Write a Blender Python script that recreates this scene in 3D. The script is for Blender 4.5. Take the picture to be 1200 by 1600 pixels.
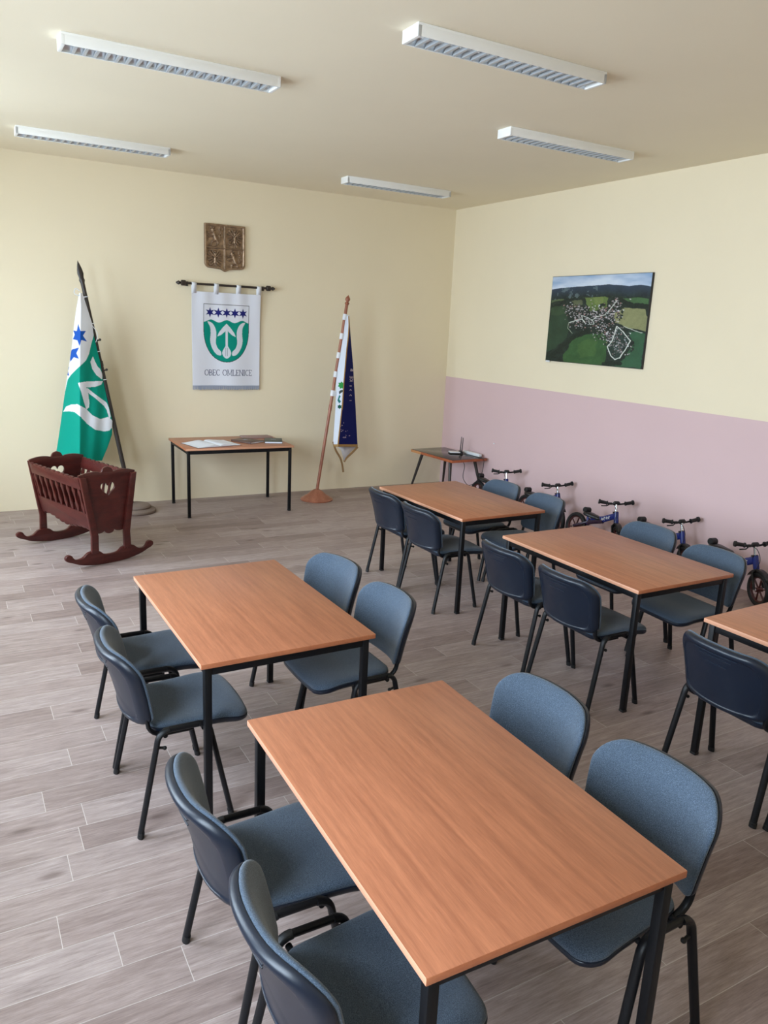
import bpy, bmesh, math, random
import numpy as np
from mathutils import Vector, Matrix, noise as mnoise

for o in list(bpy.data.objects):
    bpy.data.objects.remove(o)
scene = bpy.context.scene
C = scene.collection
random.seed(7)
rng = np.random.default_rng(7)
PI = math.pi

# ------------------------------------------------------------------ camera
# world: right wall is x = 0, back wall is y = 0, floor is z = 0, metres
CAM_F, PITCH, ROLL, YAW = 1204.52, 0.2380, 0.0460, 0.5185
CAM_LOC = Vector((-5.9257, -8.8573, 2.1023))
cam_data = bpy.data.cameras.new('camera')
cam = bpy.data.objects.new('camera', cam_data)
C.objects.link(cam)
cam_data.sensor_fit = 'VERTICAL'
cam_data.sensor_height = 36.0
cam_data.lens = CAM_F / 1600.0 * 36.0
cam_data.clip_start = 0.05
_f = Vector((math.sin(YAW) * math.cos(PITCH), math.cos(YAW) * math.cos(PITCH), -math.sin(PITCH)))
_r = Vector((math.cos(YAW), -math.sin(YAW), 0))
_u = _r.cross(_f)
_r2 = _r * math.cos(ROLL) + _u * math.sin(ROLL)
_u2 = -_r * math.sin(ROLL) + _u * math.cos(ROLL)
M = Matrix(((_r2.x, _u2.x, -_f.x), (_r2.y, _u2.y, -_f.y), (_r2.z, _u2.z, -_f.z)))
cam.matrix_world = Matrix.Translation(CAM_LOC) @ M.to_4x4()
scene.camera = cam

# ------------------------------------------------------------------ light and exposure
scene.view_settings.view_transform = 'Standard'
scene.view_settings.look = 'None'
scene.view_settings.exposure = 0.25
scene.view_settings.gamma = 1.0
scene.view_settings.use_curve_mapping = False
scene.cycles.max_bounces = 8
scene.cycles.diffuse_bounces = 5
scene.cycles.use_denoising = True
scene.cycles.sample_clamp_indirect = 6.0

world = bpy.data.worlds.new('world')
scene.world = world
world.use_nodes = True
bg = world.node_tree.nodes['Background']
bg.inputs[0].default_value = (0.62, 0.80, 1.0, 1)
bg.inputs[1].default_value = 1.2

ROOM_X0, ROOM_Y0, ROOM_H = -6.95, -10.4, 3.587
WIN_Z0, WIN_Z1 = 0.85, 3.10
WINDOWS = [(-2.15, 1.9), (-5.0, 1.9), (-7.85, 1.9)]      # centre y, width
WINDOW_POWER = 330.0
for wy, ww in WINDOWS:
    ld = bpy.data.lights.new('daylight', 'AREA')
    ld.shape = 'RECTANGLE'
    ld.size = 2.5
    ld.size_y = ww + 0.7
    ld.energy = WINDOW_POWER
    ld.color = (0.72, 0.86, 1.0)
    lo = bpy.data.objects.new('daylight', ld)
    lo.location = (ROOM_X0 - 0.95, wy, 2.25)
    lo.rotation_euler = (0, -PI / 2 + math.radians(24), 0)      # sky light comes in slanting down
    C.objects.link(lo)


# ------------------------------------------------------------------ colour helpers
def s2l(c):
    c = c / 255.0
    return c / 12.92 if c <= 0.04045 else ((c + 0.055) / 1.055) ** 2.4


def rgb(r, g, b):
    return (s2l(r), s2l(g), s2l(b), 1.0)


def lin(*c):
    return np.array(rgb(*c)[:3])


# ------------------------------------------------------------------ materials
def new_mat(name, color=(0.5, 0.5, 0.5, 1), rough=0.5, metal=0.0, spec=0.5):
    m = bpy.data.materials.new(name)
    m.use_nodes = True
    b = m.node_tree.nodes['Principled BSDF']
    b.inputs['Base Color'].default_value = color
    b.inputs['Roughness'].default_value = rough
    b.inputs['Metallic'].default_value = metal
    b.inputs['Specular IOR Level'].default_value = spec
    return m


class NT:
    """tiny node-tree helper"""
    def __init__(self, m):
        self.t = m.node_tree
        self.b = self.t.nodes['Principled BSDF']

    def n(self, typ, **kw):
        nd = self.t.nodes.new(typ)
        for k, v in kw.items():
            setattr(nd, k, v)
        return nd

    def l(self, a, b):
        self.t.links.new(a, b)

    def math(self, op, a, b=None, c=None):
        nd = self.n('ShaderNodeMath', operation=op)
        for i, v in enumerate((a, b, c)):
            if v is None:
                continue
            if isinstance(v, (int, float)):
                nd.inputs[i].default_value = v
            else:
                self.l(v, nd.inputs[i])
        return nd.outputs[0]

    def mix(self, fac, a, b, mode='MIX'):
        nd = self.n('ShaderNodeMix', data_type='RGBA', blend_type=mode)
        for i, v in ((0, fac), (6, a), (7, b)):
            if isinstance(v, (int, float, tuple)):
                nd.inputs[i].default_value = v
            else:
                self.l(v, nd.inputs[i])
        return nd.outputs[2]

    def noise(self, vec, scale, detail=4, rough=0.55):
        nd = self.n('ShaderNodeTexNoise')
        nd.inputs['Scale'].default_value = scale
        nd.inputs['Detail'].default_value = detail
        nd.inputs['Roughness'].default_value = rough
        if vec is not None:
            self.l(vec, nd.inputs['Vector'])
        return nd.outputs[0]

    def mapping(self, vec, scale=(1, 1, 1), loc=(0, 0, 0)):
        nd = self.n('ShaderNodeMapping')
        nd.inputs['Scale'].default_value = scale
        nd.inputs['Location'].default_value = loc
        self.l(vec, nd.inputs[0])
        return nd.outputs[0]

    def obj(self):
        return self.n('ShaderNodeTexCoord').outputs['Object']

    def ramp(self, fac, stops):
        nd = self.n('ShaderNodeValToRGB')
        el = nd.color_ramp.elements
        while len(el) < len(stops):
            el.new(0.5)
        for e, (p, c) in zip(el, stops):
            e.position = p
            e.color = c
        self.l(fac, nd.inputs[0])
        return nd.outputs[0]

    def bump(self, h, strength, dist=0.01):
        nd = self.n('ShaderNodeBump')
        nd.inputs['Strength'].default_value = strength
        nd.inputs['Distance'].default_value = dist
        self.l(h, nd.inputs['Height'])
        self.l(nd.outputs[0], self.b.inputs['Normal'])


def plaster(name, color):
    m = new_mat(name, color, 0.85, spec=0.25)
    k = NT(m)
    v = k.obj()
    n1 = k.noise(v, 1.3, 3)
    c2 = tuple(x * 0.94 for x in color[:3]) + (1,)
    k.l(k.mix(n1, color, c2), k.b.inputs['Base Color'])
    k.bump(k.noise(v, 90, 3), 0.08, 0.004)
    return m


WALL = plaster('cream_paint', rgb(237, 224, 196))
CEIL = plaster('ceiling_paint', rgb(240, 229, 205))
PINK = plaster('pink_paint', rgb(216, 187, 188))


def wood_top(name, c_lo, c_hi, axis_scale, rough=0.38, spec=0.5):
    m = new_mat(name, c_hi, rough)
    k = NT(m)
    v = k.obj()
    v1 = k.mapping(v, axis_scale)
    n1 = k.noise(v1, 3.0, 6, 0.6)
    v2 = k.mapping(v, tuple(a * 4 for a in axis_scale))
    n2 = k.noise(v2, 6.0, 3, 0.5)
    f = k.math('ADD', k.math('MULTIPLY', n1, 0.75), k.math('MULTIPLY', n2, 0.25))
    col = k.ramp(f, [(0.36, c_lo), (0.50, tuple((a + b) / 2 for a, b in zip(c_lo, c_hi))), (0.64, c_hi)])
    k.l(col, k.b.inputs['Base Color'])
    k.b.inputs['Specular IOR Level'].default_value = spec
    return m


BEECH = wood_top('beech_laminate', rgb(150, 90, 62), rgb(178, 113, 80), (17, 0.8, 17), 0.36, 0.7)
BEECH_EDGE = new_mat('beech_edge_strip', rgb(205, 150, 120), 0.4)
BEECH_EDGE_D = wood_top('beech_edge_long', rgb(168, 100, 68), rgb(184, 116, 80), (3, 3, 9))
MAHOG = wood_top('dark_red_wood', rgb(60, 21, 18), rgb(82, 31, 26), (1.5, 1.5, 7), 0.34)
COPPER_WOOD = wood_top('reddish_turned_wood', rgb(140, 84, 62), rgb(166, 106, 82), (4, 4, 0.6), 0.35)
DARK_POLE = new_mat('dark_brown_pole', rgb(46, 38, 34), 0.45)
STONE = new_mat('grey_brown_stone', rgb(128, 112, 102), 0.8)
BLACK_METAL = new_mat('black_powder_coat', rgb(13, 14, 18), 0.45, spec=0.3)
NAVY_PLASTIC = new_mat('navy_black_plastic', rgb(15, 25, 40), 0.36)
RUBBER = new_mat('black_rubber', rgb(18, 18, 20), 0.6)
CHROME = new_mat('chrome', rgb(220, 222, 226), 0.18, 1.0)
LAMP_WHITE = new_mat('white_enamel', rgb(238, 238, 236), 0.45)
LOUVRE = new_mat('satin_aluminium', rgb(205, 210, 214), 0.35, 0.8)
LOUVRE_BLADE = new_mat('ribbed_aluminium', rgb(196, 200, 204), 0.45, 0.25)
TUBE = new_mat('fluorescent_tube_glass', rgb(236, 238, 236), 0.25)
IRON = new_mat('black_iron', rgb(48, 38, 34), 0.5)
BIKE_BLUE = new_mat('blue_gloss_paint', rgb(22, 40, 116), 0.25)
BIKE_PURPLE = new_mat('dark_purple_paint', rgb(50, 28, 52), 0.35)
RIM_RED = new_mat('dark_red_rim', rgb(78, 34, 32), 0.4)
BLACK_PLASTIC = new_mat('black_plastic', rgb(20, 20, 23), 0.4)
PAPER = new_mat('white_paper', rgb(226, 230, 240), 0.7)
WHITE_PLASTIC = new_mat('white_plastic', rgb(225, 228, 232), 0.4)
BROWN_COVER = new_mat('brown_cover', rgb(92, 70, 62), 0.5)
GREEN_COVER = new_mat('grey_green_cover', rgb(62, 72, 68), 0.5)
PINK_COVER = new_mat('dull_pink_cover', rgb(150, 122, 120), 0.6)
BLACK_TOP = new_mat('dark_glossy_top', rgb(46, 44, 42), 0.12)
RED_EDGE = wood_top('red_brown_edge', rgb(150, 76, 46), rgb(180, 100, 62), (3, 3, 3), 0.35)
LIGHT_EDGE = new_mat('pale_wood_edge', rgb(196, 140, 92), 0.45)
WHITE_CLOTH = new_mat('white_cloth', rgb(224, 226, 232), 0.85, spec=0.2)
FRINGE = new_mat('silver_grey_fringe', rgb(150, 158, 176), 0.7)
FRAME_WHITE = new_mat('white_window_frame', rgb(235, 235, 232), 0.4)


def glass_mat():
    m = bpy.data.materials.new('window_glass')
    m.use_nodes = True
    t = m.node_tree
    t.nodes.clear()
    o = t.nodes.new('ShaderNodeOutputMaterial')
    mx = t.nodes.new('ShaderNodeMixShader')
    tr = t.nodes.new('ShaderNodeBsdfTransparent')
    gl = t.nodes.new('ShaderNodeBsdfGlossy')
    gl.inputs['Roughness'].default_value = 0.02
    mx.inputs[0].default_value = 0.06
    t.links.new(tr.outputs[0], mx.inputs[1])
    t.links.new(gl.outputs[0], mx.inputs[2])
    t.links.new(mx.outputs[0], o.inputs[0])
    return m


GLASS = glass_mat()


def fabric_mat():
    m = new_mat('blue_grey_fabric', rgb(92, 108, 128), 0.92, spec=0.15)
    k = NT(m)
    v = k.obj()
    n = k.noise(v, 420, 2, 0.7)
    n2 = k.noise(v, 9, 3)
    c = k.ramp(n, [(0.34, rgb(48, 59, 73)), (0.5, rgb(68, 82, 99)), (0.68, rgb(98, 113, 131))])
    k.l(k.mix(k.math('MULTIPLY', n2, 0.35), c, rgb(66, 75, 85)), k.b.inputs['Base Color'])
    k.bump(n, 0.35, 0.003)
    k.b.inputs['Sheen Weight'].default_value = 0.25
    k.b.inputs['Sheen Roughness'].default_value = 0.5
    return m


FABRIC = fabric_mat()


def bronze_mat():
    m = new_mat('antique_bronze', rgb(146, 112, 82), 0.36, 0.6)
    k = NT(m)
    n = k.noise(k.obj(), 25, 4)
    k.l(k.ramp(n, [(0.3, rgb(120, 98, 78)), (0.7, rgb(172, 146, 120))]), k.b.inputs['Base Color'])
    return m


BRONZE = bronze_mat()


def vcol_mat(name, rough=0.8, spec=0.2):
    m = new_mat(name, (1, 1, 1, 1), rough, spec=spec)
    k = NT(m)
    a = k.n('ShaderNodeAttribute', attribute_name='print')
    k.l(a.outputs['Color'], k.b.inputs['Base Color'])
    return m


PRINT_CLOTH = vcol_mat('printed_cloth')
PRINT_GLOSS = vcol_mat('printed_canvas', 0.4, 0.35)


def floor_mat():
    m = new_mat('wood_look_vinyl', rgb(160, 148, 142), 0.42, spec=0.45)
    k = NT(m)
    v = k.obj()
    sep = k.n('ShaderNodeSeparateXYZ')
    k.l(v, sep.inputs[0])
    X, Y = sep.outputs[0], sep.outputs[1]
    ROW, LEN = 0.1635, 0.92
    ry = k.math('DIVIDE', k.math('ADD', Y, 5.97), ROW)
    row = k.math('FLOOR', ry)
    fy = k.math('SUBTRACT', ry, row)
    wn = k.n('ShaderNodeTexWhiteNoise', noise_dimensions='1D')
    k.l(row, wn.inputs['W'])
    rx = k.math('ADD', k.math('DIVIDE', X, LEN), k.math('MULTIPLY', wn.outputs[0], 7.0))
    colm = k.math('FLOOR', rx)
    fx = k.math('SUBTRACT', rx, colm)
    comb = k.n('ShaderNodeCombineXYZ')
    k.l(row, comb.inputs[0])
    k.l(colm, comb.inputs[1])
    wn2 = k.n('ShaderNodeTexWhiteNoise', noise_dimensions='2D')
    k.l(comb.outputs[0], wn2.inputs['Vector'])
    pid = wn2.outputs[0]
    # per-plank shifted grain coordinates
    sh = k.n('ShaderNodeCombineXYZ')
    k.l(k.math('MULTIPLY', pid, 37.0), sh.inputs[0])
    k.l(k.math('MULTIPLY', wn2.outputs[0], 91.0), sh.inputs[1])
    add = k.n('ShaderNodeVectorMath', operation='ADD')
    k.l(v, add.inputs[0])
    k.l(sh.outputs[0], add.inputs[1])
    g1 = k.noise(k.mapping(add.outputs[0], (2.2, 20, 1)), 2.2, 8, 0.7)
    g2 = k.noise(k.mapping(add.outputs[0], (5.0, 90, 1)), 2.5, 4, 0.65)
    g3 = k.noise(k.mapping(add.outputs[0], (1.0, 3.2, 1)), 2.2, 3, 0.5)
    f = k.math('ADD', k.math('MULTIPLY', g1, 0.62), k.math('MULTIPLY', g2, 0.38))
    col = k.ramp(f, [(0.28, rgb(102, 90, 89)), (0.42, rgb(146, 131, 128)), (0.55, rgb(167, 152, 149)), (0.72, rgb(197, 183, 180))])
    # plank tone
    tone = k.ramp(pid, [(0.0, rgb(212, 203, 198)), (0.35, rgb(236, 230, 226)), (0.7, rgb(246, 242, 238)), (1.0, rgb(255, 254, 252))])
    col = k.mix(0.9, col, tone, 'MULTIPLY')
    # long smoky streaks and knots
    st = k.ramp(g3, [(0.28, (0.72, 0.69, 0.68, 1)), (0.46, (1, 1, 1, 1))])
    col = k.mix(0.55, col, st, 'MULTIPLY')
    vor = k.n('ShaderNodeTexVoronoi', voronoi_dimensions='2D')
    vor.inputs['Scale'].default_value = 1.0
    k.l(k.mapping(add.outputs[0], (0.9, 2.3, 1)), vor.inputs['Vector'])
    kn = k.ramp(vor.outputs['Distance'], [(0.018, (0.40, 0.35, 0.34, 1)), (0.06, (1, 1, 1, 1))])
    col = k.mix(0.7, col, kn, 'MULTIPLY')
    # seams
    e1 = k.math('LESS_THAN', fy, 0.018)
    e2 = k.math('LESS_THAN', fx, 0.0027)
    seam = k.math('MAXIMUM', k.math('MULTIPLY', e1, 0.5), k.math('MULTIPLY', e2, 0.8))
    col = k.mix(seam, col, rgb(205, 196, 190))
    k.l(col, k.b.inputs['Base Color'])
    k.l(k.math('ADD', k.math('MULTIPLY', g1, 0.2), 0.34), k.b.inputs['Roughness'])
    k.bump(f, 0.10, 0.003)
    return m


FLOOR = floor_mat()


# ------------------------------------------------------------------ mesh helpers
class MB:
    """collects shapes for ONE mesh"""
    def __init__(self):
        self.v, self.f, self.mi = [], [], []
        self.T = None

    def add(self, vs, fs, mi=0):
        b = len(self.v)
        for p in vs:
            p = Vector(p)
            if self.T is not None:
                p = self.T @ p
            self.v.append(p)
        for f in fs:
            self.f.append([b + i for i in f])
            self.mi.append(mi)
        return self

    def from_bm(self, bm, mi=0):
        bm.verts.index_update()
        self.add([v.co.copy() for v in bm.verts], [[v.index for v in f.verts] for f in bm.faces], mi)
        bm.free()
        return self

    def box(self, x0, x1, y0, y1, z0, z1, bevel=0.0, mi=0, seg=2):
        bm = bmesh.new()
        bmesh.ops.create_cube(bm, size=1.0)
        for v in bm.verts:
            v.co = Vector(((x0 + x1) / 2 + v.co.x * (x1 - x0), (y0 + y1) / 2 + v.co.y * (y1 - y0), (z0 + z1) / 2 + v.co.z * (z1 - z0)))
        if bevel > 0:
            bmesh.ops.bevel(bm, geom=list(bm.edges), offset=bevel, segments=seg, affect='EDGES', profile=0.5)
        return self.from_bm(bm, mi)

    def tube(self, pts, rx, ry=None, seg=10, ref=None, cap=True, radii=None, mi=0):
        pts = [Vector(p) for p in pts]
        ry = rx if ry is None else ry
        n = len(pts)
        vs = []
        prev = None
        for i, p in enumerate(pts):
            t = (pts[min(i + 1, n - 1)] - pts[max(i - 1, 0)]).normalized()
            if ref is not None:
                a = Vector(ref)
            elif prev is None:
                a = Vector((0, 0, 1)) if abs(t.z) < 0.9 else Vector((1, 0, 0))
            else:
                a = prev
            a = (a - t * a.dot(t))
            a.normalize()
            prev = a
            b = t.cross(a)
            k = radii[i] if radii else 1.0
            for j in range(seg):
                an = 2 * PI * j / seg
                vs.append(p + a * (math.cos(an) * rx * k) + b * (math.sin(an) * ry * k))
        fs = []
        for i in range(n - 1):
            for j in range(seg):
                j2 = (j + 1) % seg
                fs.append([i * seg + j, i * seg + j2, (i + 1) * seg + j2, (i + 1) * seg + j])
        if cap:
            fs.append(list(range(seg))[::-1])
            fs.append([(n - 1) * seg + j for j in range(seg)])
        return self.add(vs, fs, mi)

    def lathe(self, prof, seg=28, mi=0, center=(0, 0)):
        vs, fs = [], []
        n = len(prof)
        for r, z in prof:
            for j in range(seg):
                a = 2 * PI * j / seg
                vs.append((center[0] + r * math.cos(a), center[1] + r * math.sin(a), z))
        for i in range(n - 1):
            for j in range(seg):
                j2 = (j + 1) % seg
                fs.append([i * seg + j, i * seg + j2, (i + 1) * seg + j2, (i + 1) * seg + j])
        fs.append(list(range(seg))[::-1])
        fs.append([(n - 1) * seg + j for j in range(seg)])
        return self.add(vs, fs, mi)

    def sphere(self, c, r, mi=0, scale=(1, 1, 1), u=14, v=8):
        bm = bmesh.new()
        bmesh.ops.create_uvsphere(bm, u_segments=u, v_segments=v, radius=r)
        for q in bm.verts:
            q.co = Vector((q.co.x * scale[0] + c[0], q.co.y * scale[1] + c[1], q.co.z * scale[2] + c[2]))
        return self.from_bm(bm, mi)

    def torus(self, c, R, r, axis='x', u=28, v=10, mi=0, flat=1.0):
        vs, fs = [], []
        for i in range(u):
            a = 2 * PI * i / u
            for j in range(v):
                b = 2 * PI * j / v
                rr = R + r * math.cos(b)
                h = r * flat * math.sin(b)
                p = (h, rr * math.cos(a), rr * math.sin(a)) if axis == 'x' else (rr * math.cos(a), rr * math.sin(a), h)
                vs.append((c[0] + p[0], c[1] + p[1], c[2] + p[2]))
        for i in range(u):
            for j in range(v):
                i2, j2 = (i + 1) % u, (j + 1) % v
                fs.append([i * v + j, i2 * v + j, i2 * v + j2, i * v + j2])
        return self.add(vs, fs, mi)

    def pillow(self, outline, rings, map3d, mi=0):
        """closed cushion: outline (x,s), rings = (scale, offset), capped at both ends"""
        cx = sum(p[0] for p in outline) / len(outline)
        cs = sum(p[1] for p in outline) / len(outline)
        n = len(outline)
        vs, fs = [], []
        for k, off in rings:
            for x, s in outline:
                vs.append(map3d(cx + (x - cx) * k, cs + (s - cs) * k, off))
        a = len(vs)
        vs.append(map3d(cx, cs, rings[0][1]))
        vs.append(map3d(cx, cs, rings[-1][1]))
        R = len(rings)
        for i in range(R - 1):
            for j in range(n):
                j2 = (j + 1) % n
                fs.append([i * n + j, i * n + j2, (i + 1) * n + j2, (i + 1) * n + j])
        for j in range(n):
            j2 = (j + 1) % n
            fs.append([a, j2, j])
            fs.append([a + 1, (R - 1) * n + j, (R - 1) * n + j2])
        return self.add(vs, fs, mi)

    def build(self, name, mat, parent=None, smooth=35):
        me = bpy.data.meshes.new(name)
        me.from_pydata([tuple(v) for v in self.v], [], self.f)
        mats = mat if isinstance(mat, (list, tuple)) else [mat]
        for m in mats:
            me.materials.append(m)
        if len(mats) > 1:
            me.polygons.foreach_set('material_index', self.mi)
        bm = bmesh.new()
        bm.from_mesh(me)
        bmesh.ops.recalc_face_normals(bm, faces=bm.faces)
        bm.to_mesh(me)
        bm.free()
        if smooth:
            me.polygons.foreach_set('use_smooth', [True] * len(me.polygons))
            me.set_sharp_from_angle(angle=math.radians(smooth))
        o = bpy.data.objects.new(name, me)
        C.objects.link(o)
        if parent is not None:
            o.parent = parent
        return o


def round_poly(pts, radii, seg=6):
    """fillet a polygon's corners"""
    out = []
    n = len(pts)
    for i in range(n):
        p0, p, p1 = Vector(pts[i - 1]), Vector(pts[i]), Vector(pts[(i + 1) % n])
        r = radii[i] if isinstance(radii, (list, tuple)) else radii
        if r <= 0:
            out.append(tuple(p))
            continue
        a, b = (p0 - p).normalized(), (p1 - p).normalized()
        ang = a.angle(b)
        d = r / math.tan(ang / 2)
        s, e = p + a * d, p + b * d
        c = p + (a + b).normalized() * (r / math.sin(ang / 2))
        a0 = math.atan2(s.y - c.y, s.x - c.x)
        a1 = math.atan2(e.y - c.y, e.x - c.x)
        da = (a1 - a0 + PI) % (2 * PI) - PI
        for k in range(seg + 1):
            t = a0 + da * k / seg
            out.append((c.x + r * math.cos(t), c.y + r * math.sin(t)))
    return out


def densify(poly, step):
    out = []
    n = len(poly)
    for i in range(n):
        a, b = Vector(poly[i]), Vector(poly[(i + 1) % n])
        k = max(1, int((b - a).length / step))
        for j in range(k):
            out.append(tuple(a.lerp(b, j / k)))
    return out


def catmull(pts, k=6, closed=False):
    pts = [Vector(p) for p in pts]
    n = len(pts)
    out = []
    rngi = range(n if closed else n - 1)
    for i in rngi:
        if closed:
            p0, p1, p2, p3 = pts[i - 1], pts[i], pts[(i + 1) % n], pts[(i + 2) % n]
        else:
            p0, p1, p2, p3 = pts[max(i - 1, 0)], pts[i], pts[i + 1], pts[min(i + 2, n - 1)]
        for j in range(k):
            t = j / k
            out.append(0.5 * ((2 * p1) + (p2 - p0) * t + (2 * p0 - 5 * p1 + 4 * p2 - p3) * t * t + (3 * p1 - p0 - 3 * p2 + p3) * t ** 3))
    if not closed:
        out.append(pts[-1])
    return [tuple(p) for p in out]


def plate(polys, depth, bevel=0.0):
    """flat plate from 2D outlines (inner outlines are holes); returns a bmesh lying in XY, thickness along Z"""
    cu = bpy.data.curves.new('outline', 'CURVE')
    cu.dimensions = '2D'
    cu.fill_mode = 'BOTH'
    cu.extrude = depth / 2 - bevel
    cu.bevel_depth = bevel
    cu.bevel_resolution = 1
    cu.offset = -bevel
    for poly in polys:
        sp = cu.splines.new('POLY')
        sp.points.add(len(poly) - 1)
        for q, p in zip(sp.points, poly):
            q.co = (p[0], p[1], 0, 1)
        sp.use_cyclic_u = True
    o = bpy.data.objects.new('outline', cu)
    C.objects.link(o)
    dg = bpy.context.evaluated_depsgraph_get()
    dg.update()
    me = bpy.data.meshes.new_from_object(o.evaluated_get(dg))
    bm = bmesh.new()
    bm.from_mesh(me)
    bmesh.ops.remove_doubles(bm, verts=bm.verts, dist=1e-5)
    bpy.data.objects.remove(o)
    bpy.data.curves.remove(cu)
    bpy.data.meshes.remove(me)
    return bm


def tag(o, label, cat, group=None):
    o['label'] = label
    o['category'] = cat
    if group:
        o['group'] = group
    return o


def thing(name, label, cat, loc=(0, 0, 0), rotz=0.0, group=None):
    o = bpy.data.objects.new(name, None)
    o.empty_display_size = 0.1
    C.objects.link(o)
    o.location = loc
    o.rotation_euler = (0, 0, rotz)
    return tag(o, label, cat, group)


def kids(o):
    return [c for c in bpy.data.objects if c.parent == o]


def dup(root, label, loc, rotz=0.0):
    r = root.copy()
    C.objects.link(r)
    r.location = loc
    r.rotation_euler = (0, 0, rotz)
    r['label'] = label
    for ch in kids(root):
        c = ch.copy()
        C.objects.link(c)
        c.parent = r
        for g in kids(ch):
            d = g.copy()
            C.objects.link(d)
            d.parent = c
    return r


def struct(name, mb, mat, label=None):
    o = mb.build(name, mat, None, smooth=30)
    o['kind'] = 'structure'
    if label:
        o['label'] = label
    return o


def grid_mesh(name, P, col, mat, parent=None, thick=0.002):
    """P (nz,nx,3) positions, col (nz,nx,3) linear colours"""
    nz, nx = P.shape[:2]
    me = bpy.data.meshes.new(name)
    idx = np.arange(nz * nx).reshape(nz, nx)
    F = np.stack([idx[:-1, :-1], idx[1:, :-1], idx[1:, 1:], idx[:-1, 1:]], -1).reshape(-1, 4)
    me.vertices.add(nz * nx)
    me.vertices.foreach_set('co', P.reshape(-1).astype(np.float32))
    nf = len(F)
    me.loops.add(nf * 4)
    me.loops.foreach_set('vertex_index', F.reshape(-1).astype(np.int32))
    me.polygons.add(nf)
    me.polygons.foreach_set('loop_start', np.arange(0, nf * 4, 4, dtype=np.int32))
    me.polygons.foreach_set('use_smooth', np.ones(nf, dtype=bool))
    me.update(calc_edges=True)
    me.validate()
    if col is not None:
        ca = me.color_attributes.new('print', 'FLOAT_COLOR', 'POINT')
        c4 = np.ones((nz * nx, 4), np.float32)
        c4[:, :3] = col.reshape(-1, 3)
        ca.data.foreach_set('color', c4.reshape(-1))
    me.materials.append(mat)
    o = bpy.data.objects.new(name, me)
    C.objects.link(o)
    if parent is not None:
        o.parent = parent
    if thick:
        md = o.modifiers.new('cloth_thickness', 'SOLIDIFY')
        md.thickness = thick
        md.offset = 0
    return o


def inpoly(X, Y, poly):
    r = np.zeros(X.shape, bool)
    n = len(poly)
    for i in range(n):
        x1, y1 = poly[i - 1]
        x2, y2 = poly[i]
        if y1 == y2:
            continue
        c = ((y1 > Y) != (y2 > Y)) & (X < (x2 - x1) * (Y - y1) / (y2 - y1) + x1)
        r ^= c
    return r


def star(cx, cy, R, r, n=6, rot=0.0):
    return [(cx + (R if i % 2 == 0 else r) * math.sin(rot + PI * i / n), cy - (R if i % 2 == 0 else r) * math.cos(rot + PI * i / n)) for i in range(2 * n)]


def segdist(X, Y, a, b):
    ax, ay = a
    bx, by = b
    dx, dy = bx - ax, by - ay
    L = dx * dx + dy * dy + 1e-12
    t = np.clip(((X - ax) * dx + (Y - ay) * dy) / L, 0, 1)
    return np.hypot(X - ax - t * dx, Y - ay - t * dy)


def vnoise(X, Y, seed=0):
    r = np.random.default_rng(seed).random((64, 64))
    xi, yi = np.floor(X).astype(int), np.floor(Y).astype(int)
    fx, fy = X - xi, Y - yi
    fx, fy = fx * fx * (3 - 2 * fx), fy * fy * (3 - 2 * fy)
    g = lambda a, b: r[a % 64, b % 64]
    return (g(xi, yi) * (1 - fx) + g(xi + 1, yi) * fx) * (1 - fy) + (g(xi, yi + 1) * (1 - fx) + g(xi + 1, yi + 1) * fx) * fy


def fbm(X, Y, seed=0, oct=4):
    s, a, t = 0, 0.5, 0
    for i in range(oct):
        s = s + a * vnoise(X * 2 ** i, Y * 2 ** i, seed + i)
        t += a
        a *= 0.5
    return s / t


# ------------------------------------------------------------------ the room
struct('floor', MB().box(ROOM_X0 - 0.3, 0.15, ROOM_Y0 - 0.15, 0.15, -0.1, 0), FLOOR, 'grey brown wood-look plank floor')
struct('ceiling', MB().box(ROOM_X0 - 0.3, 0.15, ROOM_Y0 - 0.15, 0.15, ROOM_H, ROOM_H + 0.12), CEIL, 'plain off-white ceiling')
struct('wall_back', MB().box(ROOM_X0 - 0.3, 0.15, 0, 0.15, 0, ROOM_H), WALL, 'plain cream wall behind the flags')
PINK_H = 1.462
struct('wall_right', MB().box(0, 0.15, ROOM_Y0, 0, PINK_H, ROOM_H).box(0, 0.15, ROOM_Y0, 0, 0, PINK_H, mi=1), [WALL, PINK],
       'wall painted cream above and dull pink below')
struct('wall_front', MB().box(ROOM_X0 - 0.3, 0.15, ROOM_Y0 - 0.15, ROOM_Y0, 0, ROOM_H), WALL)
wl = MB()
X0, X1 = ROOM_X0 - 0.3, ROOM_X0
wl.box(X0, X1, ROOM_Y0, 0, 0, WIN_Z0)
wl.box(X0, X1, ROOM_Y0, 0, WIN_Z1, ROOM_H)
ys = [ROOM_Y0]
for wy, ww in sorted(WINDOWS):
    ys += [wy - ww / 2, wy + ww / 2]
ys.append(0)
for i in range(0, len(ys), 2):
    wl.box(X0, X1, ys[i], ys[i + 1], WIN_Z0, WIN_Z1)
struct('wall_left', wl, WALL)
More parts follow.
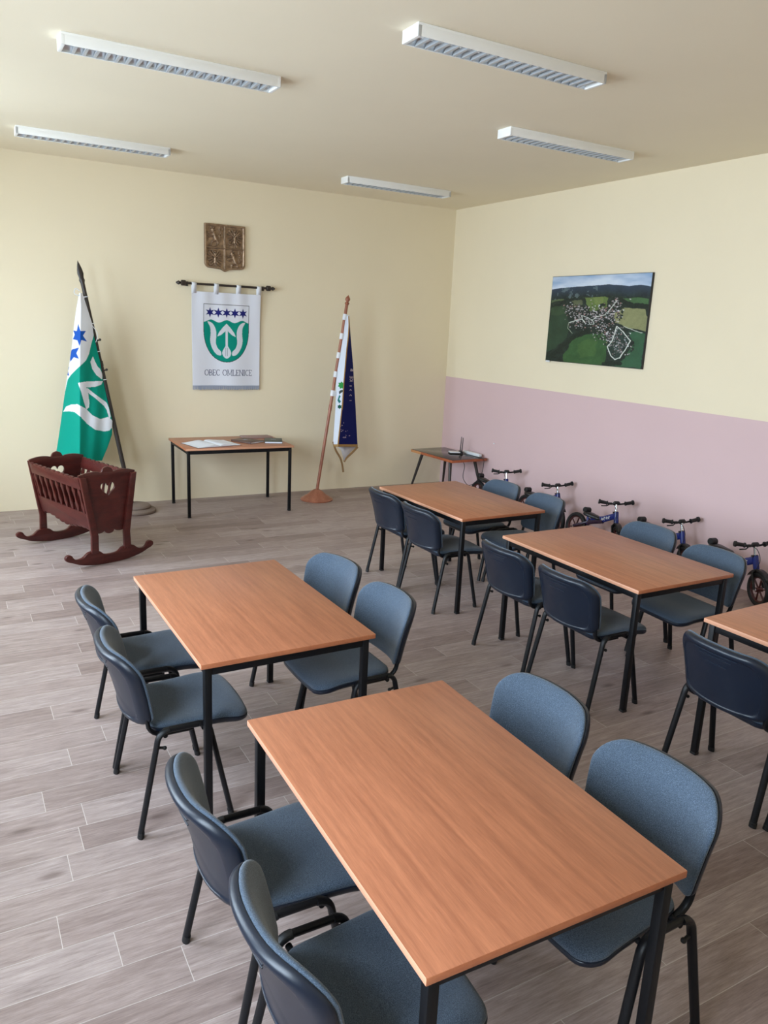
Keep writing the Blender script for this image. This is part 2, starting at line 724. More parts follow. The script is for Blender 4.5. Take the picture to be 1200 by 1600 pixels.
for i, (wy, ww) in enumerate(WINDOWS):
    fr = MB()
    y0, y1, xf = wy - ww / 2, wy + ww / 2, ROOM_X0 - 0.2
    for a, b, c, d in ((y0, y0 + .06, WIN_Z0, WIN_Z1), (y1 - .06, y1, WIN_Z0, WIN_Z1), (y0, y1, WIN_Z0, WIN_Z0 + .06), (y0, y1, WIN_Z1 - .06, WIN_Z1),
                       (wy - .04, wy + .04, WIN_Z0, WIN_Z1), (y0, y1, 2.35, 2.42)):
        fr.box(xf - .03, xf + .03, a, b, c, d, 0.004)
    w = struct('window_%d' % (i + 1), fr, FRAME_WHITE)
    g = MB().box(xf - .004, xf + .004, y0 + .05, y1 - .05, WIN_Z0 + .05, WIN_Z1 - .05).build('window_pane', GLASS, w)

# ------------------------------------------------------------------ tables
TL, TW, TH = 1.206, 0.80, 0.75


def make_table(name, label, loc, rotz, group):
    t = thing(name, label, 'table', loc, rotz, group)
    th = 0.022
    hx, hy = TW / 2, TL / 2
    m = MB().box(-hx, hx, -hy, hy, TH - th, TH, 0.0025)
    top = m.build('tabletop', [BEECH, BEECH_EDGE, BEECH_EDGE_D], t)
    for p in top.data.polygons:
        if abs(p.normal.x) > 0.9:
            p.material_index = 1
        elif abs(p.normal.y) > 0.9:
            p.material_index = 2
    i, lw = 0.036, 0.016
    for sx in (-1, 1):
        for sy in (-1, 1):
            cx, cy = sx * (hx - i), sy * (hy - i)
            lg = MB().box(cx - lw, cx + lw, cy - lw, cy + lw, 0.012, TH - th, 0.005).build('leg', BLACK_METAL, t)
            MB().box(cx - lw - .001, cx + lw + .001, cy - lw - .001, cy + lw + .001, 0, 0.014, 0.004).build('foot_cap', RUBBER, lg)
    z0, z1 = TH - th - 0.042, TH - th
    for s in (-1, 1):
        MB().box(-hx + i + lw, hx - i - lw, s * (hy - i) - .011, s * (hy - i) + .011, z0, z1, 0.003).build('rail', BLACK_METAL, t)
        MB().box(s * (hx - i) - .011, s * (hx - i) + .011, -hy + i + lw, hy - i - lw, z0, z1, 0.003).build('rail', BLACK_METAL, t)
    return t


G_T = 'beech topped tables for four'
tab = make_table('dining_table', 'beech topped black legged table nearest the camera, seen whole in the foreground', (-4.7192, -7.1429, 0), -0.0185, G_T)
dup(tab, 'beech topped table with four chairs in front of the dark wooden cradle', (-4.736, -5.4373, 0), 0.0122)
dup(tab, 'beech topped table farthest back on the right, by the small corner table', (-2.3342, -3.7844, 0), 0.0238)
dup(tab, 'middle one of the three beech tables in the row beside the pink wall', (-2.3103, -5.4662, 0), 0.0032)
dup(tab, 'beech topped table cut off by the right edge of the photo', (-2.2834, -7.0836, 0), 0.0377)
wt = dup(tab, 'beech topped table against the back wall holding open and closed books', (-3.1969, -0.5344, 0), PI / 2 - 0.0232)
wt.name = 'writing_table'
del wt['group']

# ------------------------------------------------------------------ chairs (local: sitter faces +y)
G_C = 'padded stacking chairs around the tables'


def make_chair(label):
    t = thing('stacking_chair', label, 'chair', (0, 0, 0), 0, G_C)
    # backrest
    outl = [(-.222, 0), (.222, 0), (.249, .308), (-.249, .308)]
    ob = densify(round_poly(outl, [.035, .035, .088, .088], 8), 0.03)

    def shape(x, s):
        return (x, s - 0.018 * (1 - (x / .235) ** 2) * (1 if s < .1 else 0) * (1 - s / .1 if s < .1 else 0) + (0.008 * (1 - (x / .24) ** 2) if s > .25 else 0))
    ob = [shape(*p) for p in ob]

    def bmap(x, s, off):
        # off: + towards the sitter
        sag = 0.080 * (abs(x) / .245) ** 2.4
        y = -.188 - .092 * (s / .325) + 0.008 * math.sin(PI * min(max(s / .325, 0), 1)) + sag + off
        z = .480 + s * .965 + off * .25
        return (x, y, z)
    bsh = MB()
    for q_, w_ in ((.292, .10), (.276, .11), (.258, .085), (.222, .06)):
        bsh.tube([bmap(w_ * k / 4, q_, -.0215) for k in range(-4, 5)], .0022, seg=6)
    bsh.pillow(ob, [(0.50, -.020), (0.80, -.0205), (0.835, -.0215), (0.850, -.0255), (0.90, -.0265), (0.955, -.024), (0.985, -.017), (0.998, -.009), (1.0, -.002), (0.992, .002), (0.5, .002)], bmap).build('back_shell', NAVY_PLASTIC, t, 50)
    MB().pillow(ob, [(0.95, .002), (0.982, .003), (0.996, .008), (0.994, .012), (0.978, .017), (0.945, .0215), (0.88, .025), (0.75, .028), (0.55, .030), (0.3, .031)], bmap).build('back_pad', FABRIC, t, 50)
    # seat
    os_ = densify(round_poly([(-.195, -.125), (.195, -.125), (.236, .290), (-.236, .290)], [.06, .06, .065, .065], 8), 0.03)

    def smap(x, y, off):
        q = (y + .125) / .403
        dish = -.014 * (1 - (x / .24) ** 2) * math.exp(-((q - .42) / .33) ** 2)
        front = -.020 * max(0, (q - .70) / .30) ** 2
        rear = -.006 * max(0, (.2 - q) / .2)
        side = -.005 * (x / .236) ** 2
        bow = 0.016 * (1 - (x / .236) ** 2) if q > .9 else 0
        return (x, y + bow, 0.446 + dish + front + rear + side + off)
    MB().pillow(os_, [(0.9, -.026), (0.96, -.022), (0.992, -.012), (1.0, -.004), (1.0, .002), (0.985, .004), (0.5, .004)], smap).build('seat_shell', NAVY_PLASTIC, t, 50)
    MB().pillow(os_, [(0.94, .002), (0.985, .004), (0.993, .010), (0.98, .017), (0.95, .021), (0.88, .024), (0.75, .025), (0.55, .025), (0.3, .025)], smap).build('seat_pad', FABRIC, t, 50)
    # side frames: inverted U split in leg, rail, leg
    for sx in (-1, 1):
        def arc(sgn):
            # foot -> rail corner
            foot = Vector((sx * .262, sgn * .193, 0.012))
            knee = Vector((sx * .246, sgn * .112, 0.405))
            pts = [foot.lerp(knee, k / 4) for k in range(5)]
            
            for k in range(1, 6):
                a = PI / 2 * k / 5
                pts.append(Vector((sx * (.246 - .004 * k / 5), sgn * (.062 + .049 * math.cos(a)), .405 + .048 * math.sin(a))))
            return pts
        for sgn in (-1, 1):
            lg = MB().tube(arc(sgn), .0165, .0118, 12, ref=(1, 0, 0)).build('leg', BLACK_METAL, t)
            f = Vector((sx * .262, sgn * .193, 0))
            MB().tube([f + Vector((0, 0, 0)), f + Vector((-sx * .001, -sgn * .004, .025))], .0182, .0135, 12, ref=(1, 0, 0)).build('foot_cap', RUBBER, lg)
            if sgn < 0:
                MB().tube([(sx * .246, -.112, .385), (sx * .246, -.085, .378)], .006, seg=8).sphere((sx * .246, -.082, .377), .009).build('bumper', RUBBER, lg)
        MB().tube([(sx * .242, -.064, .453), (sx * .242, .064, .453)], .0135, .0105, 12, ref=(0, 0, 1)).build('side_rail', BLACK_METAL, t)
        # back bracket
        pts = [(sx * .196, .05, .414), (sx * .196, -.065, .414)]
        for k in range(1, 7):
            a = PI / 2 * k / 6
            pts.append((sx * (.196 + .012 * k / 6), -.065 - .075 * math.sin(a), .414 + .065 * (1 - math.cos(a))))
        pts.append((sx * .210, -.152, .545))
        MB().tube(pts, .0135, .009, 12, ref=(1, 0, 0)).build('back_bracket', BLACK_METAL, t)
    for y in (-.075, .085):
        MB().tube([(-.236, y, .424), (.236, y, .424)], .010, .010, 10).build('crossbar', BLACK_METAL, t)
    return t


CH = [  # x, y, degrees, label
    (-5.18, -5.725, -90, "left-side padded chair of the second table, the one closer to the camera"),
    (-5.175, -5.155, -90, "left-side padded chair of the second table, the one nearer the cradle"),
    (-4.265, -5.10, 99, "padded chair at the far right corner of the table in front of the cradle"),
    (-4.245, -5.65, 91, "padded chair at the near right corner of the table in front of the cradle"),
    (-2.655, -3.475, -90, "dark-backed padded chair at the far left corner of the rearmost right-hand table"),
    (-2.665, -4.035, -90, "dark-backed padded chair at the near left corner of the rearmost right-hand table"),
    (-2.72, -5.16, -90, "dark-backed padded chair at the far left corner of the pink wall row's middle table"),
    (-2.72, -5.727, -90, "dark-backed padded chair at the near left corner of the pink wall row's middle table"),
    (-2.75, -6.81, -90, 'dark-backed padded chair in front of the table cut by the right photo edge'),
    (-5.16, -6.87, -90, "left-side padded chair of the nearest table, the one farther from the camera"),
    (-5.147, -7.438, -90, "left-side padded chair of the nearest table, cut by the bottom photo edge"),
    (-4.24, -6.85, 91, 'blue-grey padded chair on the right of the nearest table, its farther one'),
    (-4.245, -7.41, 92, 'large blue-grey padded chair at the near right corner of the nearest table'),
    (-1.87, -3.52, 90, "padded chair between the rearmost right-hand table and the first bike"),
    (-1.87, -4.088, 85, "padded chair at the near right corner of the rearmost right-hand table"),
    (-1.80, -5.15, 90, "padded chair at the far right corner of the pink wall row's middle table"),
    (-1.88, -5.757, 87, "padded chair at the near right corner of the pink wall row's middle table"),
    (-2.71, -7.375, -90, 'padded chair showing only a black leg at the right edge of the photo'),
]
chair0 = None
for x, y, d, lab in CH:
    if chair0 is None:
        chair0 = make_chair(lab)
        chair0.location = (x, y, 0)
        chair0.rotation_euler = (0, 0, math.radians(d))
    else:
        dup(chair0, lab, (x, y, 0), math.radians(d))

# ------------------------------------------------------------------ ceiling lights
LL, LW, LH = 1.288, 0.162, 0.064
G_L = 'louvred fluorescent ceiling lights'


def make_lamp(label, loc):
    t = thing('ceiling_light', label, 'light', loc, 0, G_L)
    a, b = LL / 2, LW / 2
    wt_ = 0.005
    m = MB()
    m.box(-a, a, -b, b, -0.014, 0, 0.002)
    m.box(-a, a, -b, -b + wt_, -LH, -0.012, 0.002)
    m.box(-a, a, b - wt_, b, -LH, -0.012, 0.002)
    m.box(-a, -a + .022, -b, b, -LH, -0.012, 0.002)
    m.box(a - .022, a, -b, b, -LH, -0.012, 0.002)
    m.build('housing', LAMP_WHITE, t)
    r = MB()
    n = 8
    for s in (-1, 1):
        vs, fs = [], []
        for k in range(n + 1):
            q = k / n
            yy = s * (b - wt_ - 0.001 - 0.04 * q * q)
            zz = -LH + 0.004 + 0.046 * q
            vs += [(-a + .022, yy, zz), (a - .022, yy, zz)]
        for k in range(n):
            fs.append([2 * k, 2 * k + 1, 2 * k + 3, 2 * k + 2])
        r.add(vs, fs)
    r.build('reflector', LOUVRE, t)
    MB().tube([(-a + .03, 0, -.030), (a - .03, 0, -.030)], .013, seg=12).build('fluorescent_tube', TUBE, t)
    lv = MB()
    nb = 21
    for k in range(1, nb):
        x = -a + .022 + (LL - .044) * k / nb
        w = b - wt_ - .002
        vs = [(x - .008, -w, -LH + .001), (x + .008, -w, -LH + .001), (x + .008, w, -LH + .001), (x - .008, w, -LH + .001),
              (x - .001, -w * .8, -LH + .026), (x + .001, -w * .8, -LH + .026), (x + .001, w * .8, -LH + .026), (x - .001, w * .8, -LH + .026)]
        lv.add(vs, [[0, 1, 2, 3], [4, 5, 6, 7], [0, 1, 5, 4], [1, 2, 6, 5], [2, 3, 7, 6], [3, 0, 4, 7]])
    lv.build('louvre', LOUVRE_BLADE, t, 0)
    return t


lamp = make_lamp('white louvred ceiling light nearest the camera at the top right of the photo', (-3.081, -5.043, ROOM_H))
dup(lamp, 'white louvred ceiling light at the top left of the photo', (-4.594, -3.757, ROOM_H))
dup(lamp, 'white louvred ceiling light farthest left, over the green and white flag', (-4.622, -1.117, ROOM_H))
dup(lamp, 'white louvred ceiling light close above the wall with the aerial picture', (-1.458, -3.722, ROOM_H))
dup(lamp, 'white louvred ceiling light deepest in the room, toward the corner of cream walls', (-1.494, -1.060, ROOM_H))

# ------------------------------------------------------------------ cradle
TH_C = math.radians(18.5)
cr = thing('rocking_cradle', 'dark red wooden rocking cradle with heart cut-outs standing on the floor by the green flag', 'cradle', (-4.81, -2.155, 0), TH_C)
CL = 0.915


def end_outline():
    top = []
    # top edge from left to right: concave sweep, side bump, centre knob
    left = [(-.255, .785), (-.20, .800), (-.14, .806), (-.09, .803), (-.055, .796), (-.045, .815), (-.028, .832), (0, .840)]
    pts = catmull(left, 5)
    right = [(-x, z) for x, z in pts[::-1]]
    top = pts + right[1:]
    bot = [(.152, .29)]
    for cx, w, d in ((.095, .05, .022), (0, .045, .034), (-.095, .05, .022)):
        for k in range(9):
            a = PI * k / 8
            bot.append((cx + w * math.cos(a), .292 - d * math.sin(a)))
    bot.append((-.152, .29))
    return top + bot


def heart(cx, cz, w, h):
    p = []
    for k in range(40):
        a = 2 * PI * k / 40
        x = 16 * math.sin(a) ** 3
        z = 13 * math.cos(a) - 5 * math.cos(2 * a) - 2 * math.cos(3 * a) - math.cos(4 * a)
        p.append((cx + x / 32 * w, cz + z / 30 * h))
    return p


STAND = Matrix(((1, 0, 0), (0, 0, -1), (0, 1, 0)))   # plate xy -> x,z ; thickness -> -y


def standing(bm, y):
    m = MB()
    for v in bm.verts:
        p = v.co.copy()
        v.co = Vector((p.x, y + p.z, p.y))
    return m.from_bm(bm)


rocker_half = [(0, .080), (.045, .084), (.075, .096), (.10, .118), (.135, .128), (.185, .128), (.215, .118), (.25, .090), (.285, .080), (.315, .083),
               (.335, .100), (.352, .126), (.378, .133), (.402, .118), (.402, .090), (.378, .072), (.350, .062), (.325, .050), (.28, .032), (.2, .014), (.1, .003), (0, 0)]
rh = catmull(rocker_half, 4)
rocker_poly = rh + [(-x, z) for x, z in rh[::-1]][1:-1]
for yy, out in ((0.0, -1), (CL, 1)):
    pn = standing(plate([end_outline(), heart(0, .655, .13, .125)], .022, .003), yy).build('end_panel', MAHOG, cr)
    rk = standing(plate([rocker_poly], .034, .004), yy + out * .012).build('rocker', MAHOG, cr)
    for s in (-1, 1):
        po = [(s * .118, .11), (s * .182, .11), (s * .176, .26), (s * .255, .772), (s * .205, .768), (s * .116, .26)]
        po = po if s < 0 else po[::-1]
        standing(plate([po], .03, .004), yy + out * .026).build('post', MAHOG, cr)


def scallop_rail(z0, z1, top, n=11, amp=.016):
    """outline in (length, height) with scallops on one edge"""
    a, b = 0.0, CL
    pts = []
    L = b - a
    if top:
        pts = [(a, z0), (b, z0)]
        for k in range(n):
            c = b - L * (k + .5) / n
            for j in range(7):
                an = PI * j / 6
                pts.append((c + L / n / 2 * .97 * math.cos(an), z1 + amp * math.sin(an)))
    else:
        pts = [(b, z1), (a, z1)]
        for k in range(n):
            c = a + L * (k + .5) / n
            for j in range(7):
                an = PI * j / 6
                pts.append((c - L / n / 2 * .97 * math.cos(an), z0 - amp * (1.0 if 2 < k < n - 3 else .6) * math.sin(an) - .035 * math.exp(-((k - (n - 1) / 2) / 2.2) ** 2)))
    return pts


def on_side(bm, s):
    """plate (x=length, y=height z) -> sloping side of the cradle"""
    m = MB()
    for v in bm.verts:
        L_, z, th_ = v.co.x, v.co.y, v.co.z
        u = s * (.152 + (z - .30) * (.252 - .152) / .49) + s * th_
        v.co = Vector((u, L_, z))
    return m.from_bm(bm)


for s in (-1, 1):
    on_side(plate([scallop_rail(.665, .752, True)], .020, .003), s).build('top_rail', MAHOG, cr)
    on_side(plate([scallop_rail(.315, .452, False)], .020, .003), s).build('bottom_rail', MAHOG, cr)
    for k in range(9):
        c = CL * (k + .5) / 9
        prof = [(.012, .44), (.016, .47), (.027, .50), (.016, .535), (.011, .56), (.017, .60), (.027, .63), (.016, .66), (.012, .68)]
        po = [(c + w, z) for w, z in prof] + [(c - w, z) for w, z in prof[::-1]]
        on_side(plate([po], .014, .002), s).build('spindle', MAHOG, cr)
MB().box(-.14, .14, .012, CL - .012, .325, .340).build('bottom_board', MAHOG, cr)

# ------------------------------------------------------------------ green and white flag on a stand
fl = thing('flag_stand', 'dark spear-tipped pole leaning left with a draped green and white flag', 'flag', (-4.24, -.42, 0))


def rel(p, o):
    return (p[0] - o[0], p[1] - o[1], p[2] - o[2])


FO = (-4.24, -.42, 0)
MB().lathe([(.215, 0), (.222, .012), (.218, .028), (.19, .04), (.165, .048), (.168, .062), (.155, .078), (.10, .092), (.05, .098), (.03, .10)], 36).build('base', STONE, fl)
PA, PB = Vector((-.03, 0, .07)), Vector((-.457, .12, 2.589))
PD = (PB - PA)
MB().tube([PA, PA + PD * .60], .023, seg=14).tube([PA + PD * .595, PA + PD * .93], .0205, seg=14).tube([PA + PD * .59, PA + PD * .61], .027, seg=14).build('pole', DARK_POLE, fl)
MB().tube([PA + PD * q for q in (.915, .925, .935, .95, .965, .98, .993, 1.0)], .03, .014, 12, radii=[.7, .95, .75, 1.0, .85, .55, .22, .04]).build('spear_tip', DARK_POLE, fl)
GF = [
 (330, (212, 222, 236), [(-4.699, -0.326, 2.274), (-4.692, -0.361, 2.274), (-4.672, -0.345, 2.275)]),
 (450, (190, 225, 275), [(-4.73, -0.301, 2.118), (-4.7, -0.394, 2.12), (-4.631, -0.352, 2.123)]),
 (560, (175, 222, 310), [(-4.753, -0.279, 1.974), (-4.714, -0.425, 1.978), (-4.594, -0.359, 1.982)]),
 (650, (165, 220, 322), [(-4.769, -0.26, 1.855), (-4.726, -0.45, 1.863), (-4.584, -0.365, 1.865)]),
 (750, (155, 218, 345), [(-4.785, -0.24, 1.722), (-4.738, -0.478, 1.734), (-4.561, -0.371, 1.733)]),
 (850, (140, 216, 370), [(-4.808, -0.22, 1.587), (-4.75, -0.506, 1.605), (-4.535, -0.377, 1.601)]),
 (1000, (115, 213, 395), [(-4.85, -0.227, 1.385), (-4.765, -0.517, 1.41), (-4.512, -0.387, 1.4)]),
 (1150, (95, 214, 428), [(-4.887, -0.236, 1.183), (-4.774, -0.526, 1.213), (-4.479, -0.397, 1.197)]),
 (1300, (75, 214, 463), [(-4.924, -0.246, 0.979), (-4.784, -0.536, 1.014), (-4.442, -0.407, 0.99)]),
 (1400, (60, 215, 460), [(-4.95, -0.252, 0.843), (-4.79, -0.543, 0.88), (-4.452, -0.413, 0.852)]),
 (1500, (45, 215, 425), [(-4.977, -0.259, 0.706), (-4.797, -0.549, 0.745), (-4.505, -0.42, 0.714)]),
 (1600, (28, 215, 385), [(-5.007, -0.265, 0.569), (-4.804, -0.556, 0.61), (-4.565, -0.426, 0.577)]),
]


def drape(rows, origin, nz, nx, soft=0.12):
    """cloth surface through rows of fold points; returns positions and pattern coordinates"""
    rk = np.array([r[0] for r in rows], float)
    q = np.linspace(rk[0], rk[-1], nz)
    k = len(rows[0][1])
    U = np.stack([np.interp(q, rk, [r[1][i] for r in rows]) for i in range(k)], 1)
    W = np.stack([[np.interp(q, rk, [r[2][i][a] for r in rows]) for a in range(3)] for i in range(k)], 0)   # k,3,nz
    t = np.linspace(0, k - 1, nx)
    P = np.zeros((nz, nx, 3))
    A = np.zeros((nz, nx))
    for j, tt in enumerate(t):
        i = min(int(tt), k - 2)
        f = tt - i
        # slightly rounded folds: blend with a smoothed parameter
        P[:, j] = (W[i] * (1 - f) + W[i + 1] * f).T
        A[:, j] = U[:, i] * (1 - f) + U[:, i + 1] * f
    # soften creases
    for _ in range(3):
        P[:, 1:-1] = P[:, 1:-1] * .5 + (P[:, :-2] + P[:, 2:]) * .25
    P -= np.array(origin)
    B = np.repeat(q[:, None], nx, 1)
    return P, A, B


P, A, B = drape(GF, FO, 420, 170)
# gentle hanging ripples that grow towards the hem
rip = .006 * np.sin(A * .055 + B * .004) * np.clip((B - 330) / 900, 0, 1)
P[..., 1] += rip
white, green = lin(226, 230, 238), lin(0, 146, 126)
col = np.empty(A.shape + (3,))
col[:] = white
gpoly = [(330, 620), (300, 725), (285, 790), (260, 840), (200, 900), (150, 950), (125, 985), (105, 1080), (88, 1180), (60, 1300), (-50, 1700), (600, 1700), (600, 620)]
col[inpoly(A, B, gpoly)] = green
for poly in ([(315, 808), (295, 850), (310, 905), (340, 950), (385, 985), (388, 945), (370, 905), (350, 885), (332, 850)],
             [(203, 1010), (260, 1000), (392, 994), (378, 1022), (330, 1040), (262, 1045), (282, 1100), (288, 1170), (284, 1196), (265, 1214), (245, 1150), (225, 1075)],
             [(250, 1050), (275, 1050), (330, 1095), (420, 1160), (436, 1200), (450, 1260), (440, 1290), (420, 1215), (400, 1185), (330, 1125), (270, 1080)],
             [(92, 1228), (112, 1190), (150, 1175), (200, 1172), (260, 1205), (310, 1255), (370, 1285), (430, 1268), (470, 1300), (470, 1340), (440, 1370), (400, 1378), (330, 1365), (270, 1320), (220, 1265), (180, 1232), (130, 1224)]):
    col[inpoly(A, B, poly)] = white
blue = lin(24, 84, 178)
col[inpoly(A, B, [(205, 562), (222, 615), (262, 616), (240, 652), (270, 697), (228, 685), (215, 732), (200, 688), (165, 678), (180, 645), (168, 612), (195, 618)])] = blue
col[inpoly(A, B, [(140, 780), (160, 756), (212, 742), (192, 785), (212, 828), (172, 815), (145, 850)])] = blue
col[inpoly(A, B, [(110, 880), (138, 890), (128, 920), (136, 955), (110, 950)])] = blue
grid_mesh('flag', P, col, PRINT_CLOTH, fl)
# white ties around the pole
for q in (.862, .758, .648, .535):
    c = PA + PD * q
    m = MB()
    n = 14
    ring = []
    d = PD.normalized()
    a = d.cross(Vector((0, 1, 0))).normalized()
    b = d.cross(a)
    for k in range(n + 1):
        an = 2 * PI * k / n
        ring.append(c + (a * math.cos(an) + b * math.sin(an)) * .026)
    m.tube(ring, .0045, seg=6)
    m.tube([c + Vector((-.02, -.02, 0)), c + Vector((-.045, -.03, -.004)), c + Vector((-.06, -.02, -.02))], .003, seg=6)
    m.build('tie', WHITE_CLOTH, fl)
m = MB()
m.tube(catmull([PA + PD * .862 + Vector((-.02, -.03, 0)), PA + PD * .80 + Vector((-.05, -.045, 0)), PA + PD * .758 + Vector((-.01, -.03, 0)), PA + PD * .72 + Vector((.03, -.03, 0)), PA + PD * .685 + Vector((-.005, -.03, 0))], 5), .003, seg=6)
m.tube(catmull([PA + PD * .88 + Vector((-.05, -.03, .01)), PA + PD * .88 + Vector((-.09, -.03, .03)), PA + PD * .875 + Vector((-.10, -.03, -.01)), PA + PD * .862 + Vector((-.02, -.03, .0))], 5), .004, seg=6)
m.build('tie', WHITE_CLOTH, fl)
for q in (.69, .57):
    c = PA + PD * q
    MB().tube([c, c + Vector((.035, -.01, .012))], .008, seg=8).sphere(tuple(c + Vector((.042, -.012, .015))), .013).build('hook', DARK_POLE, fl)

# ------------------------------------------------------------------ blue and white standard on a wooden stand
SO = (-2.11, -.50, 0)
st = thing('standard_stand', 'reddish wooden flag stand with a furled navy and white gold-fringed standard', 'flag', SO)
MB().lathe([(.195, 0), (.197, .012), (.188, .022), (.165, .030), (.15, .045), (.125, .058), (.10, .078), (.07, .105), (.04, .125), (.024, .13)], 36).build('base', COPPER_WOOD, st)
PA2, PB2 = Vector((0, 0, .10)), Vector((.365, .077, 2.32))
PD2 = PB2 - PA2
MB().tube([PA2, PB2], .0185, seg=14).tube([PA2 + PD2 * .44, PA2 + PD2 * .47], .0215, seg=14).build('pole', COPPER_WOOD, st)
d2 = PD2.normalized()
MB().tube([PB2 + d2 * h for h in (-.01, .0, .008, .016, .022, .03, .042, .056, .07, .085, .098, .105)], .024, seg=16, radii=[.75, 1.05, 1.15, 1.0, .6, .7, 1.1, 1.25, 1.1, .65, .25, .05]).build('finial', COPPER_WOOD, st)
BF = [
 (190,(345, 362, 370, 373),[(-1.784, -0.438, 2.181), (-1.75, -0.453, 2.182), (-1.737, -0.465, 2.183), (-1.714, -0.432, 2.184)]),
 (240,(340, 362, 372, 376),[(-1.793, -0.442, 2.077), (-1.751, -0.461, 2.079), (-1.735, -0.477, 2.08), (-1.703, -0.433, 2.08)]),
 (300,(338, 355, 368, 380),[(-1.796, -0.446, 1.951), (-1.768, -0.472, 1.953), (-1.747, -0.493, 1.954), (-1.69, -0.435, 1.954)]),
 (370,(325, 345, 360, 386),[(-1.824, -0.451, 1.804), (-1.793, -0.484, 1.806), (-1.77, -0.51, 1.808), (-1.671, -0.438, 1.807)]),
 (480,(305, 332, 350, 395),[(-1.868, -0.459, 1.57), (-1.825, -0.503, 1.574), (-1.799, -0.538, 1.577), (-1.641, -0.441, 1.572)]),
 (560,(300, 325, 343, 399),[(-1.877, -0.465, 1.4), (-1.841, -0.515, 1.405), (-1.818, -0.555, 1.408), (-1.627, -0.445, 1.399)]),
 (680,(298, 320, 335, 407),[(-1.878, -0.474, 1.142), (-1.849, -0.524, 1.148), (-1.832, -0.564, 1.152), (-1.601, -0.454, 1.137)]),
 (770,(292, 312, 325, 411),[(-1.889, -0.481, 0.947), (-1.865, -0.531, 0.953), (-1.853, -0.571, 0.958), (-1.586, -0.461, 0.939)]),
 (890,(284, 303, 312, 418),[(-1.904, -0.49, 0.685), (-1.882, -0.54, 0.692), (-1.88, -0.58, 0.698), (-1.563, -0.47, 0.67)]),
 (912,(286, 303, 309, 420),[(-1.899, -0.492, 0.641), (-1.881, -0.542, 0.648), (-1.886, -0.582, 0.654), (-1.557, -0.472, 0.625)]),
]
P, A, B = drape(BF, SO, 330, 120)
edge = np.interp(B, [190, 240, 300, 370, 480, 560, 680, 770, 890, 912], [370, 372, 368, 360, 350, 343, 335, 325, 312, 309])
navy, gold, white2 = lin(16, 24, 92), lin(168, 132, 82), lin(214, 220, 232)
col = np.empty(A.shape + (3,))
col[:] = white2
col[A > edge] = navy
col[np.abs(A - edge) < 3.2] = gold * .9 + lin(60, 40, 20) * .3
col[B > 897] = gold
# embroidered emblem on the white side
for poly, c in ((star(331, 572, 22, 15, 7), lin(50, 140, 66)), ([(316, 606), (326, 598), (341, 596), (341, 606), (330, 612), (318, 622)], lin(60, 70, 66)),
                ([(318, 624), (326, 632), (318, 648), (328, 662), (318, 672), (308, 655)], lin(30, 112, 110)), (star(320, 690, 13, 9, 6), lin(20, 80, 66))):
    col[inpoly(A, B, poly) & (A < edge - 2)] = c
# gold lettering reading up the blue side (K E ...)
letc = lin(190, 178, 190)


def glyph(strokes, cx, cy, s, w, rot=True):
    for (a, b) in strokes:
        pa = (cx + a[1] * s, cy - a[0] * s) if rot else (cx + a[0] * s, cy + a[1] * s)
        pb = (cx + b[1] * s, cy - b[0] * s) if rot else (cx + b[0] * s, cy + b[1] * s)
        col[(segdist(A, B, pa, pb) < w) & (A > edge + 3)] = letc


GK = [((0, 0), (0, 1)), ((0, .5), (.7, 0)), ((0, .5), (.7, 1))]
GE = [((0, 0), (0, 1)), ((0, 0), (.6, 0)), ((0, .5), (.5, .5)), ((0, 1), (.6, 1))]
GR = [((0, 0), (0, 1)), ((0, 0), (.6, .1)), ((.6, .1), (.6, .4)), ((.6, .4), (0, .5)), ((0, .5), (.7, 1))]
glyph(GK, 376, 550, 15, 1.7)
glyph(GE, 377, 532, 15, 1.7)
glyph(GR, 380, 492, 15, 1.7)
for cy in (575, 600, 628, 655):
    glyph([((0, 0), (0, .8))] if cy % 2 else [((0, 0), (.5, .4)), ((.5, .4), (0, .8))], 375, cy, 12, 1.5)
for k in range(14):
    cx, cy = 325 + rng.random() * 45, 780 + rng.random() * 90
    glyph([((0, 0), (rng.random() - .3, rng.random() - .3))], cx, cy, 10, 1.3)
grid_mesh('flag', P, col, PRINT_CLOTH, st)
# inner folds and fringe tails below the hem
m = MB()
o = Vector(SO)
q = [Vector(p) - o for p in ((-1.886, -.53, .66), (-1.80, -.50, .60), (-1.737, -.47, .451), (-1.64, -.44, .56), (-1.56, -.455, .62), (-1.72, -.42, .66))]
m.add(q, [[0, 1, 5], [1, 2, 5], [2, 3, 5], [3, 4, 5]])
inn = m.build('inner_fold', WHITE_CLOTH, st)
md = inn.modifiers.new('cloth_thickness', 'SOLIDIFY')
md.thickness = .004
FRG = new_mat('gold_brown_fringe', rgb(150, 118, 78), .8)
m = MB()
tail = catmull([Vector(p) - o for p in ((-1.905, -.49, .70), (-1.87, -.495, .60), (-1.80, -.48, .50), (-1.765, -.47, .42), (-1.744, -.47, .315))], 6)
m.tube(tail, .013, .006, 8)
m.tube(catmull([Vector(p) - o for p in ((-1.553, -.462, .62), (-1.62, -.45, .55), (-1.70, -.46, .49), (-1.737, -.47, .445))], 6), .014, .006, 8)
m.build('fringe', FRG, st)
for q in (.932, .832, .732, .632, .532):
    c = PA2 + PD2 * q
    MB().tube([c - d2 * .034, c - d2 * .03, c + d2 * .03, c + d2 * .034], .0255, seg=14).box(c.x, c.x + .05, c.y - .022, c.y - .016, c.z - .03, c.z + .026, .001).build('sleeve', WHITE_CLOTH, st)

